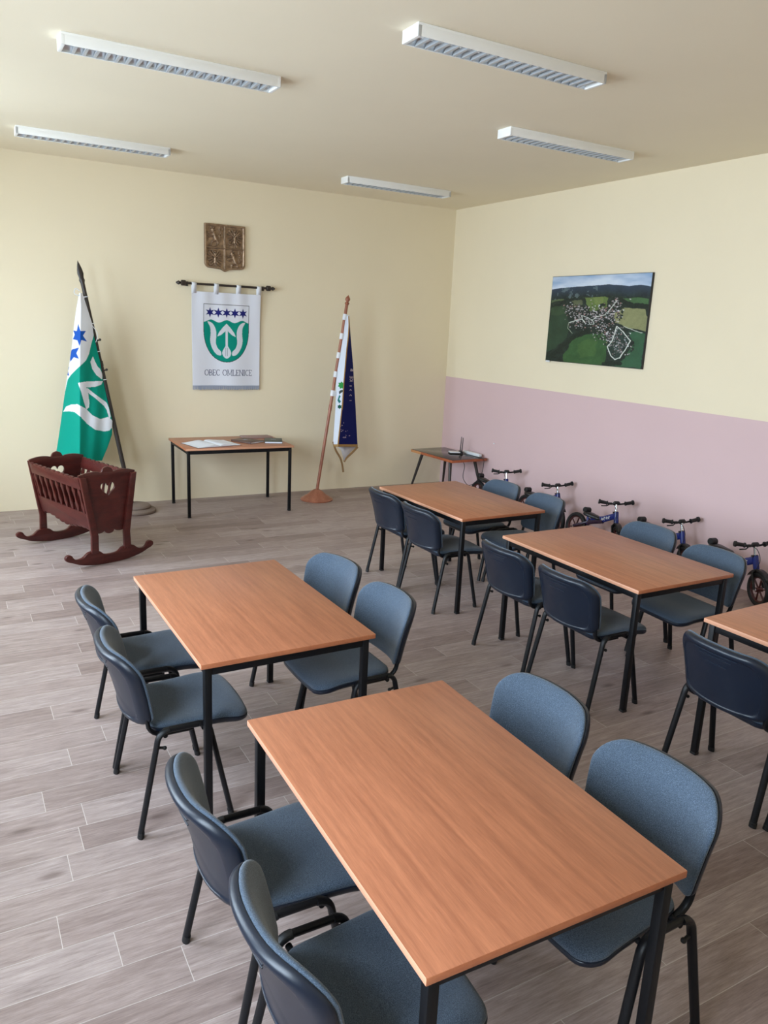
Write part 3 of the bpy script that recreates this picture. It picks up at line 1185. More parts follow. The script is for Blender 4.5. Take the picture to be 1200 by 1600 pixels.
# ------------------------------------------------------------------ coat of arms
ca = thing('coat_of_arms', 'bronze relief shield with two lions and two eagles above the banner', 'coat of arms', (-3.093, 0, 2.60))
SW, SH = .468, .505
nx, nz = 250, 270
U = np.linspace(-SW / 2, SW / 2, nx)[None, :].repeat(nz, 0)
V = np.linspace(SH, 0, nz)[:, None].repeat(nx, 1)
H = np.full(U.shape, .012)


def blob(a, b, r, h):
    """rounded ridge along a segment"""
    global H
    d = segdist(U, V, a, b)
    k = np.clip(1 - (d / r) ** 2, 0, 1) ** .6
    H = np.maximum(H, .012 + h * 1.35 * k)


def eagle(cx, cy):
    blob((cx, cy + .005), (cx, cy - .045), .020, .020)
    blob((cx, cy + .03), (cx - .002, cy + .055), .011, .018)
    blob((cx - .004, cy + .072), (cx + .004, cy + .072), .013, .02)
    blob((cx - .012, cy + .072), (cx - .026, cy + .066), .006, .016)
    for s in (-1, 1):
        blob((cx + s * .012, cy + .02), (cx + s * .045, cy + .055), .013, .018)
        blob((cx + s * .045, cy + .055), (cx + s * .062, cy + .078), .009, .016)
        for k in range(7):
            a = math.radians(68 - k * 23)
            r0, r1 = .042, .088 - .002 * k
            blob((cx + s * r0 * math.cos(a) * .8, cy + .012 + r0 * math.sin(a) * .8), (cx + s * r1 * math.cos(a), cy + .012 + r1 * math.sin(a) * .92), .0085, .018)
        blob((cx + s * .014, cy - .045), (cx + s * .045, cy - .068), .008, .015)
        for k in (-1, 0, 1):
            blob((cx + s * .045, cy - .068), (cx + s * (.065 + .004 * k), cy - .068 + .014 * k), .005, .013)
        blob((cx + s * .006, cy - .05), (cx + s * .022, cy - .098), .006, .014)
    blob((cx, cy - .05), (cx, cy - .102), .006, .014)


def lion(cx, cy):
    blob((cx - .012, cy + .03), (cx + .015, cy - .035), .024, .02)
    blob((cx - .03, cy + .065), (cx - .022, cy + .055), .022, .022)
    for k in range(9):
        a = 2 * PI * k / 9
        blob((cx - .025 + .02 * math.cos(a), cy + .062 + .02 * math.sin(a)), (cx - .025 + .03 * math.cos(a), cy + .062 + .03 * math.sin(a)), .006, .016)
    blob((cx - .024, cy + .092), (cx - .034, cy + .1), .007, .016)
    blob((cx - .024, cy + .092), (cx - .014, cy + .1), .007, .016)
    blob((cx - .02, cy + .03), (cx - .07, cy + .03), .009, .017)
    blob((cx - .07, cy + .03), (cx - .084, cy + .042), .008, .015)
    blob((cx - .012, cy + .01), (cx - .06, cy - .01), .009, .017)
    blob((cx - .06, cy - .01), (cx - .078, cy - .002), .008, .015)
    blob((cx + .012, cy - .035), (cx - .03, cy - .055), .012, .018)
    blob((cx - .03, cy - .055), (cx - .04, cy - .092), .009, .016)
    blob((cx - .04, cy - .095), (cx - .062, cy - .096), .007, .015)
    blob((cx + .02, cy - .04), (cx + .036, cy - .068), .013, .018)
    blob((cx + .036, cy - .068), (cx + .02, cy - .096), .009, .016)
    blob((cx + .02, cy - .098), (cx, cy - .1), .007, .015)
    for s in (-1, 1):   # forked tail
        pts = [(cx + .035, cy - .045), (cx + .06 + s * .006, cy - .02), (cx + .062 + s * .018, cy + .01), (cx + .064 - s * .006, cy + .04), (cx + .066 + s * .016, cy + .075), (cx + .066 + s * .008, cy + .1)]
        pts = catmull(pts, 4)
        for a, b in zip(pts[:-1], pts[1:]):
            blob(a, b, .006, .014)


qx, qy = SW / 4, SH / 4
lion(-qx + .004, 3 * qy - .005)
eagle(qx - .004, 3 * qy - .01)
eagle(-qx + .004, qy + .01)
lion(qx - .004, qy + .01)
H += .0015 * (fbm(U * 90, V * 90, 3) - .5)
# cross bars and raised rim
bar = np.minimum(np.abs(U), np.abs(V - SH / 2))
H = np.maximum(H, .012 + .020 * np.clip(1 - (bar / .010) ** 2, 0, 1) ** .5)
shield = round_poly([(-SW / 2 + .002, SH), (SW / 2 - .002, SH), (SW / 2 - .002, .04), (.05, .025), (0, 0), (-.05, .025), (-SW / 2 + .002, .04)], [.004, .004, .05, .03, .004, .03, .05], 8)
D = np.full(U.shape, 9.)
for i in range(len(shield)):
    D = np.minimum(D, segdist(U, V, shield[i - 1], shield[i]))
ins = inpoly(U, V, shield)
H = np.where(D < .020, np.maximum(H, .038), H)
H = np.where(D < .005, .038 - (.005 - D) * 2.0, H)
# pull the outside vertices onto the outline so the sheet ends at the shield's edge
Pm = np.stack([U, -H, V], -1)
sh_np = np.array(densify(shield, .004))
out = np.argwhere(~ins)
for i, j in out:
    dd = (sh_np[:, 0] - U[i, j]) ** 2 + (sh_np[:, 1] - V[i, j]) ** 2
    k = int(dd.argmin())
    Pm[i, j] = (sh_np[k, 0], -.028, sh_np[k, 1])
grid_mesh('relief', Pm, None, BRONZE, ca, thick=0)
standing(plate([shield], .010, .002), -.0055).build('shield_back', BRONZE, ca)

# ------------------------------------------------------------------ wall banner
bn = thing('wall_banner', 'white hanging banner with a green municipal shield on a black rod', 'banner', (-3.08, 0, 0))
RZ, RY = 2.452, -.055
MB().tube([(-.50, RY, RZ), (.50, RY, RZ)], .0125, seg=12).build('rod', IRON, bn)
for s in (-1, 1):
    prof = [(.47, .026), (.475, .030), (.515, .030), (.52, .022), (.526, .012), (.535, .016), (.548, .023), (.562, .016), (.578, .004)]
    MB().tube([(s * x, RY, RZ) for x, r in prof], 1.0, seg=14, radii=[r for x, r in prof]).build('finial', IRON, bn)
    MB().tube([(s * .445, RY, RZ - .004), (s * .445, 0, RZ - .004)], .008, seg=8).box(s * .445 - .015, s * .445 + .015, -.006, 0, RZ - .03, RZ + .02, .002).build('bracket', IRON, bn)
BW, BT, BB = .806, 2.372, 1.330
nx, nz = 300, 390
A = np.linspace(300, 787, nx)[None, :].repeat(nz, 0)
B = np.linspace(600, 1255, nz)[:, None].repeat(nx, 1)
xm = (A - 543.5) / 487 * BW
zm = BT + (600 - B) / 655 * (BT - BB)
ym = -.030 - .010 * np.cos((A - 300) * .021) * np.clip((B - 560) / 500, 0, 1) - .006 * np.sin(A * .05 + 1) * np.clip(1 - (B - 600) / 400, 0, 1)
ym += -.02 * np.clip(1 - (B - 600) / 200, 0, 1)
bwht, teal, navy2, blk, leafc = lin(222, 224, 234), lin(0, 140, 122), lin(30, 34, 112), lin(30, 40, 40), lin(212, 216, 224)
col = np.empty(A.shape + (3,))
col[:] = bwht
CX = 543.5


def shield_poly(hw, top, bottom, k=852):
    p = [(CX - hw, top), (CX + hw, top)]
    for i in range(25):
        a = PI * i / 24
        p.append((CX + hw * math.cos(a) if True else 0, k + (bottom - k) * math.sin(a) ** .9))
    return p


col[inpoly(A, B, shield_poly(163, 680, 1087))] = blk
col[inpoly(A, B, shield_poly(159, 684, 1083))] = bwht
wave = 797 + 9 * np.cos((A - 490) * 2 * PI / 110)
col[inpoly(A, B, shield_poly(159, 684, 1083)) & (B > wave)] = teal
for cx in (427, 485, 543.5, 602, 660):
    col[inpoly(A, B, star(cx, 738, 36, 15))] = navy2
Lf = [(410, 803), (440, 810), (460, 835), (471, 870), (472, 905), (468, 945), (480, 985), (504, 1012), (503, 1038), (472, 1030), (442, 988), (428, 935), (432, 885), (428, 840)]
Lf = catmull([Vector((a, b)) for a, b in Lf], 4, True)
for mir in (0, 1):
    pl = [((2 * CX - a) if mir else a, b) for a, b in Lf]
    col[inpoly(A, B, pl)] = leafc
    hd = [(543.5, 812), (515, 842), (490, 876), (478, 905), (505, 893), (530, 870), (543.5, 852)]
    hd = [((2 * CX - a) if mir else a, b) for a, b in hd]
    col[inpoly(A, B, hd)] = leafc
col[inpoly(A, B, [(536, 850), (551, 850), (551, 985), (536, 985)])] = leafc
dr = catmull([Vector(p) for p in ((543.5, 962), (560, 985), (574, 1015), (568, 1042), (543.5, 1060), (519, 1042), (513, 1015), (527, 985))], 4, True)
col[inpoly(A, B, dr)] = leafc
for dx in (-8, 4):
    col[(segdist(A, B, (CX + dx, 985), (CX + dx, 1040)) < 1.8)] = lin(150, 160, 165)
# lettering OBEC OMLENICE in thin serif strokes
tcol = lin(112, 116, 136)


def tstroke(a, b, w):
    col[segdist(A, B, a, b) < w] = tcol


def letter(ch, x, y, w, h):
    th_, tn = 3.0, 1.9
    X = lambda u: x + u * w
    Y = lambda v: y + v * h

    def stem(u, v0=0, v1=1):
        tstroke((X(u), Y(v0)), (X(u), Y(v1)), th_)
        for v in (v0, v1):
            tstroke((X(u) - 4, Y(v)), (X(u) + 4, Y(v)), tn)

    def ring(u0, u1, v0, v1, a0=0, a1=360):
        pts = [(X((u0 + u1) / 2 + (u1 - u0) / 2 * math.cos(math.radians(a))), Y((v0 + v1) / 2 - (v1 - v0) / 2 * math.sin(math.radians(a)))) for a in np.linspace(a0, a1, 17)]
        for p_, q_ in zip(pts[:-1], pts[1:]):
            tstroke(p_, q_, 1.9 + 1.0 * abs(p_[1] - q_[1]) / (math.hypot(p_[0] - q_[0], p_[1] - q_[1]) + 1e-6))
    if ch == 'O':
        ring(0, 1, 0, 1)
    elif ch == 'B':
        stem(.1); ring(-.5, .85, 0, .5, -90, 90); ring(-.5, 1, .5, 1, -90, 90)
    elif ch == 'E':
        stem(.1); tstroke((X(.1), Y(0)), (X(.9), Y(0)), tn); tstroke((X(.1), Y(.5)), (X(.7), Y(.5)), tn); tstroke((X(.1), Y(1)), (X(.95), Y(1)), tn)
        tstroke((X(.9), Y(0)), (X(.9), Y(.16)), tn); tstroke((X(.95), Y(1)), (X(.95), Y(.84)), tn)
    elif ch == 'C':
        ring(0, 1.15, 0, 1, 50, 310)
    elif ch == 'M':
        stem(.05); stem(.95); tstroke((X(.05), Y(0)), (X(.5), Y(.9)), 2.0); tstroke((X(.5), Y(.9)), (X(.95), Y(0)), tn)
    elif ch == 'L':
        stem(.1); tstroke((X(.1), Y(1)), (X(.95), Y(1)), tn); tstroke((X(.95), Y(1)), (X(.95), Y(.82)), tn)
    elif ch == 'N':
        stem(.05); stem(.95); tstroke((X(.05), Y(0)), (X(.95), Y(1)), 2.2)
    elif ch == 'I':
        stem(.5)


xc = 388
for ch in 'OBEC OMLENICE':
    w = {'O': 27, 'M': 31, 'N': 26, 'I': 8, 'L': 19, 'E': 18, 'B': 20, 'C': 22, ' ': 10}[ch]
    if ch != ' ':
        letter(ch, xc, 1141, w, 40)
    xc += w + 6.2
grid_mesh('cloth', np.stack([xm, ym, zm], -1), col, PRINT_CLOTH, bn, thick=.003)
for k in range(4):
    x = (-.378, -.125, .135, .378)[k]
    m = MB()
    w = .026
    pts = []
    for zz, yo in ((BT - .02, -.050), (RZ - .012, RY - .017), (RZ + .006, RY - .016), (RZ + .0165, RY), (RZ + .006, RY + .016), (RZ - .012, RY + .015), (BT - .02, -.044)):
        pts.append((yo, zz))
    vs, fs = [], []
    for yo, zz in pts:
        vs += [(x - w, yo, zz), (x + w, yo, zz)]
    for i in range(len(pts) - 1):
        fs.append([2 * i, 2 * i + 1, 2 * i + 3, 2 * i + 2])
    tb_ = m.add(vs, fs).build('tab', WHITE_CLOTH, bn)
    md = tb_.modifiers.new('cloth_thickness', 'SOLIDIFY')
    md.thickness = .003
m = MB()
nfr = 90
for k in range(nfr):
    x = -BW / 2 + BW * (k + .5) / nfr
    y = -.030 - .010 * math.cos((x / BW * 487 + 243.5) * .021)
    dz = .042 + .006 * random.random()
    sx = (random.random() - .5) * .004
    m.add([(x - .0042, y - .003, BB + .002), (x + .0042, y - .003, BB + .002), (x + .0036 + sx, y - .002, BB - dz), (x - .0036 + sx, y - .002, BB - dz), (x, y + .004, BB + .002), (x + sx, y + .003, BB - dz)],
          [[0, 1, 2, 3], [1, 4, 5, 2], [4, 0, 3, 5], [0, 1, 4], [3, 2, 5]])
m.build('fringe', FRINGE, bn)

# ------------------------------------------------------------------ aerial photograph on the pink and cream wall
PY0, PY1, PZ0, PZ1 = -2.022, -3.432, 1.794, 2.698
pc = thing('wall_picture', 'unframed aerial photo of a village among green fields on the right wall', 'picture', (0, (PY0 + PY1) / 2, PZ0))
hw, hh = (PY0 - PY1) / 2, PZ1 - PZ0
MB().box(-.026, 0, -hw, hw, 0, hh, .001).build('canvas_edge', BLACK_PLASTIC, pc)
nx, nz = 560, 380
Ug = np.linspace(0, 1, nx)[None, :].repeat(nz, 0)
Vg = np.linspace(0, 1, nz)[:, None].repeat(nx, 1)
n1 = fbm(Ug * 14, Vg * 14, 11, 5)
n2 = fbm(Ug * 55, Vg * 45, 21, 3)
n3 = fbm(Ug * 120, Vg * 90, 41, 2)
W1, W2 = Ug + (n1 - .5) * .045 + (n2 - .5) * .012, Vg + (fbm(Ug * 13, Vg * 13, 51, 4) - .5) * .04
forest = lin(34, 46, 40)[None, None] * (.35 + 1.3 * n2[..., None]) * (.6 + .8 * n1[..., None])
col = forest.copy()


def field(poly, c, k=.5, stripe=0.0):
    msk = inpoly(W1, W2, poly)
    t = (1 - k / 2 + k * n1[msk]) * (.9 + .2 * n3[msk]) * (1 + stripe * np.sin(90 * Ug[msk] + 60 * Vg[msk]))
    col[msk] = np.array(c)[None] * t[:, None]


field([(0, .46), (.18, .42), (.24, .55), (.22, .72), (.1, .84), (0, .9)], lin(44, 66, 48))
field([(.02, .36), (.16, .34), (.22, .41), (.1, .46), (0, .45)], lin(52, 72, 50))
field([(.37, .24), (.52, .22), (.62, .26), (.6, .36), (.44, .4)], lin(94, 114, 62))
field([(.46, .25), (.56, .24), (.58, .31), (.5, .34)], lin(108, 124, 70))
field([(.24, .29), (.34, .27), (.37, .33), (.28, .36)], lin(88, 94, 70))
field([(0, .22), (.16, .2), (.14, .27), (0, .31)], lin(84, 98, 68))
field([(.8, .2), (.9, .17), (1, .2), (1, .33), (.88, .32), (.76, .26)], lin(66, 98, 62))
field([(.68, .44), (.78, .36), (.97, .38), (1, .46), (1, .6), (.82, .57), (.72, .52)], lin(134, 136, 96), .3, .04)
field([(.2, .93), (.3, .72), (.44, .66), (.62, .64), (.66, .78), (.64, 1), (.2, 1)], lin(54, 88, 50), .5, .03)
field([(.34, .78), (.46, .70), (.56, .74), (.54, .9), (.38, .94)], lin(64, 96, 52), .4)
field([(.86, .62), (1, .62), (1, 1), (.72, 1), (.84, .9), (.9, .74)], lin(50, 88, 62), .4)
field([(.52, .56), (.58, .6), (.61, .65), (.55, .63)], lin(120, 134, 96))
# village roofs among trees
vil = np.exp(-((segdist(Ug, Vg, (.34, .48), (.66, .42)) / .085) ** 2)) + np.exp(-((segdist(Ug, Vg, (.66, .40), (.72, .28)) / .05) ** 2)) * .8 + np.exp(-((segdist(Ug, Vg, (.62, .6), (.8, .78)) / .085) ** 2)) * .8 + np.exp(-((segdist(Ug, Vg, (.22, .36), (.36, .42)) / .05) ** 2)) * .7
tree = (n2 > .62 - .16 * np.clip(vil, 0, 1)) & (vil > .12)
col[tree] = lin(32, 44, 36)[None] * (.5 + n3[tree][:, None])
r3 = np.random.default_rng(3)
pal = [lin(196, 190, 192), lin(150, 142, 144), lin(160, 122, 118), lin(210, 210, 216), lin(110, 104, 108), lin(178, 168, 168)]
cnt = 0
while cnt < 620:
    cu_, cv_ = r3.random() * .75 + .15, r3.random() * .7 + .25
    v_ = vil[int(cv_ * (nz - 1)), int(cu_ * (nx - 1))]
    if r3.random() > v_:
        continue
    cnt += 1
    w_, h_, an = .003 + .006 * r3.random(), .0025 + .004 * r3.random(), (r3.random() - .5) * 1.6
    j0, j1 = max(0, int((cu_ - .015) * nx)), min(nx, int((cu_ + .015) * nx) + 1)
    i0, i1 = max(0, int((cv_ - .02) * nz)), min(nz, int((cv_ + .02) * nz) + 1)
    du, dv = Ug[i0:i1, j0:j1] - cu_, (Vg[i0:i1, j0:j1] - cv_)
    ru, rv = du * math.cos(an) + dv * math.sin(an), -du * math.sin(an) + dv * math.cos(an)
    sub = col[i0:i1, j0:j1]
    sub[(np.abs(ru) < w_) & (np.abs(rv) < h_)] = pal[r3.integers(6)] * (.7 + .4 * r3.random())


def road(pts, w, c=(206, 212, 204)):
    for a, b in zip(pts[:-1], pts[1:]):
        col[segdist(Ug + (n1 - .5) * .012, Vg + (n2 - .5) * .008, a, b) < w] = lin(*c)


inner = inpoly(W1, W2, [(.74, .57), (.86, .7), (.79, .9), (.73, .91), (.66, .8)]) & (n3 < .55)
col[inner] = col[inner] * .4 + lin(56, 78, 72) * .6
road([(.73, .56), (.80, .62), (.87, .71), (.84, .80), (.79, .90), (.745, .925), (.70, .88), (.66, .79), (.70, .72), (.73, .56)], .0048)
road([(.23, .54), (.30, .51), (.37, .49), (.40, .53)], .0048)
road([(.37, .49), (.36, .45), (.42, .47), (.48, .50), (.52, .46), (.60, .44), (.66, .36), (.70, .28)], .0035)
road([(.48, .50), (.50, .54), (.46, .55), (.44, .51)], .003)
road([(.80, .56), (.9, .6), (.97, .62)], .0035, (180, 186, 176))
road([(.23, .54), (.22, .6), (.28, .66)], .003, (150, 160, 140))
# dark hedge lines
for a, b in (((.06, .95), (.2, .80)), ((.2, .80), (.34, .68)), ((.34, .68), (.46, .62)), ((.74, .27), (.86, .34)), ((.86, .34), (1, .34)), ((.64, .98), (.80, .96))):
    m_ = segdist(W1, W2, a, b) < .014 + .02 * n2
    col[m_] = lin(28, 40, 32)[None] * (.5 + n3[m_][:, None])
# hills and sky
hill = np.interp(Ug, [0, .12, .3, .45, .6, .72, .8, .9, 1], [.145, .13, .12, .115, .105, .115, .13, .118, .14]) + .006 * (fbm(Ug * 20, Vg * 0, 9) - .5)
far = (Vg >= hill) & (Vg < hill + .13)
k = np.clip((Vg - hill) / .13, 0, 1)[..., None]
hc = lin(50, 64, 82) * (.75 + .6 * n1[..., None]) * (1 - k) + forest * k
col[far] = hc[far]
light = far & (n1 + .25 * n2 > .72) & (Ug < .5)
col[light] = col[light] * .5 + lin(110, 128, 132) * .5
sky = Vg < hill
sc = lin(130, 160, 196) + (lin(206, 216, 230) - lin(130, 160, 196)) * np.clip(1.5 * fbm(Ug * 5, Vg * 14, 31) - .35 + Vg * 2.5, 0, 1)[..., None]
col[sky] = sc[sky]
Pg = np.stack([np.full(Ug.shape, -.0275), hw - .004 - Ug * (2 * hw - .008), hh - .004 - Vg * (hh - .008)], -1)
grid_mesh('photo_print', Pg, col, PRINT_GLOSS, pc, thick=0)
MB().box(-.030, -.027, hw - .075, hw - .01, -.012, .004, .001).build('caption_tag', WHITE_PLASTIC, pc)

# ------------------------------------------------------------------ corner table, router and cables
ct = thing('corner_table', 'small low table with dark glossy top and splayed legs in the room corner', 'table', (-.335, -.665, 0), math.radians(3))
m = MB().box(-.275, .275, -.45, .45, .487, .519, .003)
m.build('tabletop', RED_EDGE, ct)
MB().box(-.272, .272, -.447, .447, .5195, .5225, .001).build('top_sheet', BLACK_TOP, ct)
MB().box(-.279, -.276, .22, .45, .487, .519, .001).build('edge_strip', LIGHT_EDGE, ct)
for sx in (-1, 1):
    for sy in (-1, 1):
        MB().tube([(sx * .19, sy * .30, .497), (sx * .265, sy * .43, 0)], .022, seg=12, radii=[1.0, .6]).build('leg', DARK_POLE, ct)
MB().box(-.19, .19, -.31, -.29, .462, .497, .002).build('rail', DARK_POLE, ct)
MB().box(-.19, .19, .29, .31, .462, .497, .002).build('rail', DARK_POLE, ct)

rt = thing('wifi_router', 'small white and black router with upright aerials on the corner table', 'router', (-.245, -.70, .5235), math.radians(-20))
MB().box(-.085, .085, -.055, .055, .0, .014, .003).build('body', BLACK_PLASTIC, rt)
MB().box(-.084, .05, -.054, .054, .014, .028, .003).build('cover', WHITE_PLASTIC, rt)
MB().box(.05, .085, -.056, .056, .012, .034, .003).build('end_block', BLACK_PLASTIC, rt)
for dy in (-.045, .035):
    MB().tube([(.07, dy, .026), (.07, dy, .05), (.075, dy - .004, .215)], .006, seg=8, radii=[1.2, 1.2, .7]).build('aerial', BLACK_PLASTIC, rt)
ps = thing('power_strip', 'white strip lying along the wall edge of the corner table', 'power strip', (-.085, -.845, .5235), math.radians(2))
MB().box(-.024, .024, -.17, .17, 0, .036, .005).build('strip_body', WHITE_PLASTIC, ps)
for k in range(4):
    MB().lathe([(.017, .036), (.017, .0375), (.012, .0375)], 14, center=(0, -.11 + .07 * k)).build('socket', LAMP_WHITE, ps)
cb = MB().tube(catmull([(-.20, -.86, .530), (-.15, -1.06, .529), (-.125, -1.145, .515), (-.125, -1.155, .45), (-.14, -1.15, .34), (-.22, -1.15, .24), (-.33, -1.15, .20), (-.42, -1.15, .30), (-.41, -1.15, .44), (-.38, -1.08, .479)], 8), .004, seg=6).build('cable', BLACK_PLASTIC)
tag(cb, 'thin black cable looping down under the edge of the corner table', 'cable')
wp = MB()
wp.tube([(-.006, -1.175, .719), (0, -1.175, .719)], .009, seg=12)
tag(wp.build('wall_plug', WHITE_PLASTIC), 'tiny white plug in the pink wall, right of the corner table', 'wall plug')


# ------------------------------------------------------------------ books on the writing table
def quad_block(corners, z0, z1):
    n = len(corners)
    vs = [(x, y, z0) for x, y in corners] + [(x, y, z1) for x, y in corners]
    return vs, [list(range(n))[::-1], list(range(n, 2 * n))] + [[i, (i + 1) % n, n + (i + 1) % n, n + i] for i in range(n)]


nb = thing('open_notebook', 'open white notebook lying on the table against the back wall', 'book', (-3.46, -.66, TH), math.radians(12))
MB().box(-.265, .265, -.20, .20, 0, .004, .001).build('cover', BROWN_COVER, nb)
for s in (-1, 1):
    vs, fs = [], []
    n = 12
    for k in range(n + 1):
        u = k / n
        z = .006 + .020 * math.sin(PI * min(1, u * 1.15) ** .6) * (1 - .55 * u)
        for yv in (-.19, .19):
            vs.append((s * u * .255, yv, z))
    for k in range(n):
        fs.append([2 * k, 2 * k + 1, 2 * k + 3, 2 * k + 2])
    b0 = len(vs)
    vs += [(s * k / n * .255, yv, .004) for k in range(n + 1) for yv in (-.19, .19)]
    for k in range(n):
        fs.append([b0 + 2 * k, b0 + 2 * k + 1, b0 + 2 * k + 3, b0 + 2 * k + 2])
        fs.append([2 * k, 2 * k + 2, b0 + 2 * k + 2, b0 + 2 * k])
        fs.append([2 * k + 1, 2 * k + 3, b0 + 2 * k + 3, b0 + 2 * k + 1])
    fs.append([2 * n, 2 * n + 1, b0 + 2 * n + 1, b0 + 2 * n])
    MB().add(vs, fs).build('pages', PAPER, nb, 40)


def make_book(name, label, loc, rot, w, l, h, cover):
    t = thing(name, label, 'book', loc, rot)
    MB().box(-w / 2, w / 2, -l / 2, l / 2, 0, .003, .001).box(-w / 2, w / 2, -l / 2, l / 2, h - .003, h, .001).box(-w / 2, -w / 2 + .004, -l / 2, l / 2, 0, h, .001).build('cover', cover, t)
    MB().box(-w / 2 + .004, w / 2 - .005, -l / 2 + .005, l / 2 - .005, .003, h - .003).build('page_block', PAPER, t)
    return t


bk = make_book('closed_book', 'brown covered book lying at a slant beside the open notebook', (-3.01, -.56, TH), math.radians(28), .22, .30, .018, BROWN_COVER)
MB().box(-.03, .03, .02, .06, .018, .0185).build('cover_emblem', FRINGE, bk)
bk = make_book('closed_book', 'grey-green covered book at the right end of the back table', (-2.725, -.625, TH), math.radians(-20), .20, .28, .020, GREEN_COVER)
MB().box(-.03, .03, .03, .06, .020, .0205).build('cover_emblem', FRINGE, bk)
make_book('paper_folder', 'dull pinkish folder lying behind the two closed books on the back table', (-2.80, -.265, TH), math.radians(86), .22, .34, .010, PINK_COVER)

# ------------------------------------------------------------------ balance bikes (local: front is +y)
G_B = 'childrens balance bikes along the pink wall'


def make_bike(label, loc, rot, steer, sy, sz):
    t = thing('balance_bike', label, 'bike', loc, rot, G_B)
    R = .145

    def wheel(name, cy, S=None):
        m = MB()
        m.T = S
        m.torus((0, cy, R), R - .022, .022, 'x', 32, 10)
        w = m.build(name, RUBBER, t)
        m = MB()
        m.T = S
        m.torus((0, cy, R), R - .044, .008, 'x', 28, 8, flat=1.6)
        m.tube([(-.028, cy, R), (.028, cy, R)], .02, seg=14)
        for k in range(6):
            a = 2 * PI * k / 6 + .3
            m.tube([(0, cy + .015 * math.cos(a), R + .015 * math.sin(a)), (0, cy + .098 * math.cos(a), R + .098 * math.sin(a))], .009, .006, 8, ref=(1, 0, 0))
        m.build('wheel_rim', RIM_RED, w)
        m = MB()
        m.T = S
        m.tube([(-.045, cy, R), (.045, cy, R)], .007, seg=10)
        m.tube([(-.040, cy, R), (-.030, cy, R)], .013, seg=10).tube([(.030, cy, R), (.040, cy, R)], .013, seg=10)
        m.build('axle', CHROME, w)
    wheel('rear_wheel', -.30)
    # frame
    m = MB()
    m.tube([(0, -.10, .255), (0, .05, .30), (0, .185, .365)], .032, .020, 12, ref=(0, 0, 1))
    m.tube([(0, .222, .300), (0, .190, .405)], .024, seg=14)
    m.tube([(0, -.145, .20), (0, -.155, .285)], .019, seg=12)
    m.build('frame', BIKE_BLUE, t)
    m = MB()
    m.tube([(0, .05, .285), (0, -.12, .235), (0, -.15, .21)], .028, .022, 12, ref=(0, 0, 1))
    for s in (-1, 1):
        m.tube([(s * .012, -.14, .225), (s * .038, -.20, .19), (s * .040, -.30, .145)], .012, .009, 8)
    m.build('rear_fork', BIKE_PURPLE, t)
    m = MB()
    for s in (-1, 1):   # white lettering blocks on both frame sides
        for k in range(4):
            y = .045 + .028 * k
            z = .288 + (y - .045) * .42
            for (a, b) in (((0, 0), (0, 1)), ((.7, 0), (.7, 1)), ((0, .5), (.7, .5))) if k % 2 == 0 else (((0, 0), (0, 1)), ((0, 0), (.7, 0)), ((0, .5), (.6, .5)), ((0, 1), (.7, 1))):
                m.tube([(s * .0215, y + a[0] * .02, z + a[1] * .026), (s * .0215, y + b[0] * .02, z + b[1] * .026)], .0028, seg=6)
    m.build('lettering', WHITE_PLASTIC, t)
    # seat
    m = MB().tube([(0, -.155, .27), (0, -.158, .29 + sz), (0, -.13 + sy * .8, .312 + sz)], .012, seg=10)
    m.build('seat_post', CHROME, t)
    so = catmull([Vector(p) for p in ((0, .10), (.032, .075), (.040, .02), (.062, -.05), (.066, -.10), (.045, -.125), (0, -.13), (-.045, -.125), (-.066, -.10), (-.062, -.05), (-.040, .02), (-.032, .075))], 3, True)
    sd = MB().pillow(so, [(.6, -.012), (.9, -.012), (1.0, 0), (.97, .014), (.85, .024), (.5, .03)], lambda x, y, o_: (x, -.10 + sy + y, .315 + sz + o_ + .012 * max(0, -y * 8) - .010 * max(0, y * 6))).build('saddle', BLACK_PLASTIC, t, 50)
    MB().tube(catmull([(-.03, -.20 + sy, .312 + sz), (-.034, -.225 + sy, .328 + sz), (-.034, -.225 + sy, .352 + sz)], 4), .006, seg=8).tube(catmull([(.03, -.20 + sy, .312 + sz), (.034, -.225 + sy, .328 + sz), (.034, -.225 + sy, .352 + sz)], 4), .006, seg=8).build('carry_bracket', CHROME, sd)
    MB().tube([(-.040, -.225 + sy, .365 + sz), (-.032, -.225 + sy, .365 + sz), (.032, -.225 + sy, .365 + sz), (.040, -.225 + sy, .365 + sz)], .030, seg=14, radii=[.7, 1, 1, .7]).build('carry_handle', RUBBER, sd)
    # steering group rotates about the head tube axis
    a0, a1 = Vector((0, .222, .300)), Vector((0, .190, .405))
    ax = (a1 - a0).normalized()
    S = Matrix.Translation(a0) @ Matrix.Rotation(steer, 4, ax) @ Matrix.Translation(-a0)

    def sm():
        m_ = MB()
        m_.T = S
        return m_
    wheel('front_wheel', .285, S)
    m = sm()
    for s in (-1, 1):
        m.tube([(s * .012, .226, .292), (s * .040, .235, .275), (s * .042, .285, .145)], .013, .010, 10)
    m.build('fork', BLACK_PLASTIC, t)
    m = sm()
    vs, fs = [], []
    n = 10
    for k in range(n + 1):
        a = math.radians(40 + 110 * k / n)
        for x, dr_ in ((-.030, -.006), (-.018, .006), (.018, .006), (.030, -.006)):
            rr = R + .016 + dr_
            vs.append((x, .285 + rr * math.cos(a), R + rr * math.sin(a)))
    for k in range(n):
        for j in range(3):
            fs.append([4 * k + j, 4 * k + j + 1, 4 * k + j + 5, 4 * k + j + 4])
    fd = m.add(vs, fs).build('mudguard', BLACK_PLASTIC, t)
    md = fd.modifiers.new('sheet_thickness', 'SOLIDIFY')
    md.thickness = .003
    m = sm()
    m.tube([(0, .190, .405), (0, .172, .478)], .0135, seg=12)
    m.build('stem', CHROME, t)
    m = sm()
    m.tube([(0, .194, .395), (0, .190, .412)], .020, seg=12).box(.012, .034, .182, .204, .396, .410, .002)
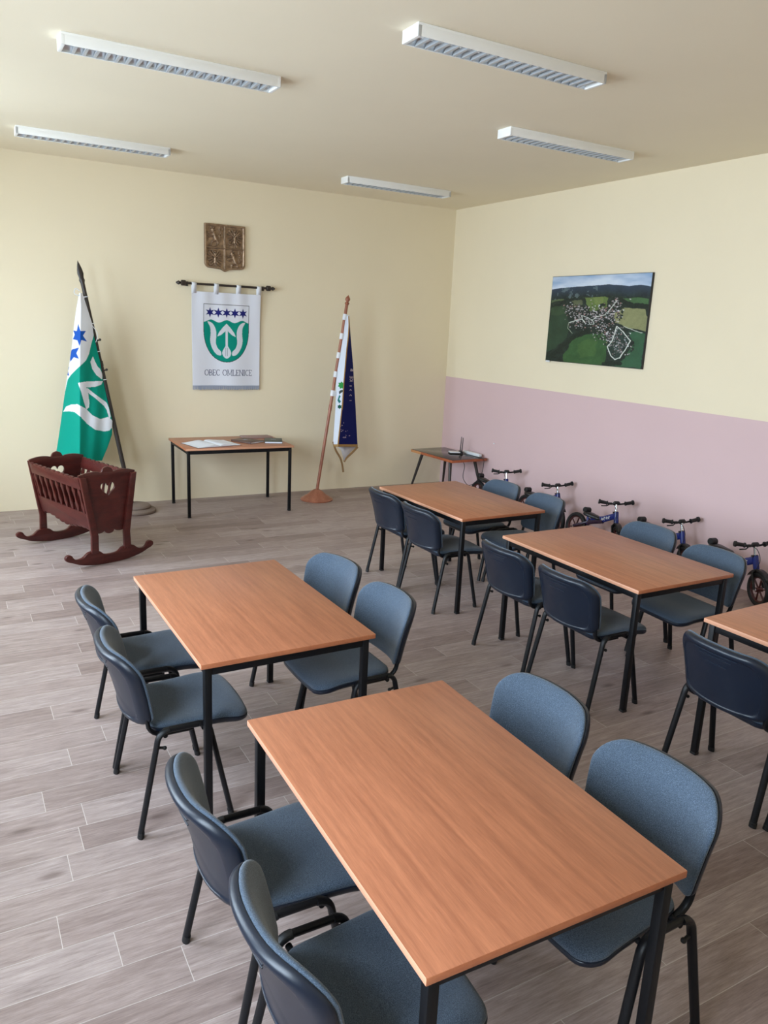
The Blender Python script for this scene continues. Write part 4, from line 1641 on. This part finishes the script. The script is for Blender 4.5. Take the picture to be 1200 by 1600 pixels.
    m.build('stem_clamp', BLACK_PLASTIC, t)
    m = sm()
    m.tube(catmull([(-.165, .150, .502), (-.07, .165, .488), (0, .170, .482), (.07, .165, .488), (.165, .150, .502)], 5), .0085, seg=10)
    hb = m.build('handlebar', BLACK_METAL, t)
    m = sm()
    m.tube([(-.03, .171, .486), (-.02, .17, .492), (.02, .17, .492), (.03, .171, .486)], .022, .016, 12, radii=[.6, 1, 1, .6])
    m.build('bar_pad', BLACK_PLASTIC, hb)
    for s in (-1, 1):
        m = sm()
        p0, p1 = Vector((s * .085, .1635, .490)), Vector((s * .172, .149, .503))
        m.tube([p0, p0.lerp(p1, .08), p0.lerp(p1, .15), p0.lerp(p1, .8), p0.lerp(p1, .84), p1.lerp(p1, 1)], .0175, seg=12, radii=[1.25, 1.25, .95, 1.0, 1.45, 1.35])
        m.build('grip', RUBBER, hb)
    m = sm()
    m.box(.045, .085, .168, .192, .478, .500, .003)
    m.tube([(.065, .188, .488), (.10, .205, .470), (.155, .200, .468)], .006, .004, 8)
    m.build('brake_lever', BLACK_PLASTIC, hb)
    m = sm()
    m.tube(catmull([(.055, .190, .488), (.03, .245, .475), (.02, .285, .40), (.03, .27, .32), (.025, .235, .285)], 6), .003, seg=6)
    m.build('brake_cable', RUBBER, t)
    return t


BK = [(-.330, -1.62, -14, 9, -.08, -.01, 'blue balance bike half hidden behind the farthest chair, next to the corner table'),
      (-.245, -2.46, -4, 4, -.08, -.02, 'blue balance bike second from the corner, handlebar showing between the backs of two chairs'),
      (-.300, -3.33, -12, 10, .03, -.025, 'blue balance bike standing clear in the middle, its whole frame visible below the picture'),
      (-.240, -4.12, -2, 4, -.06, .035, 'blue balance bike behind the far right corner chair of the pink wall row\'s middle table'),
      (-.290, -4.90, 0, 4, .0, .05, 'blue balance bike at the right edge of the photo with its front wheel showing')]
for x, y, turn, lean, sy_, sz_, lab in BK:
    b = make_bike(lab, (x, y, 0), PI, math.radians(-22 + turn), sy_, sz_)
    b.rotation_euler = (0, math.radians(-lean), PI)      # leaning on the wall
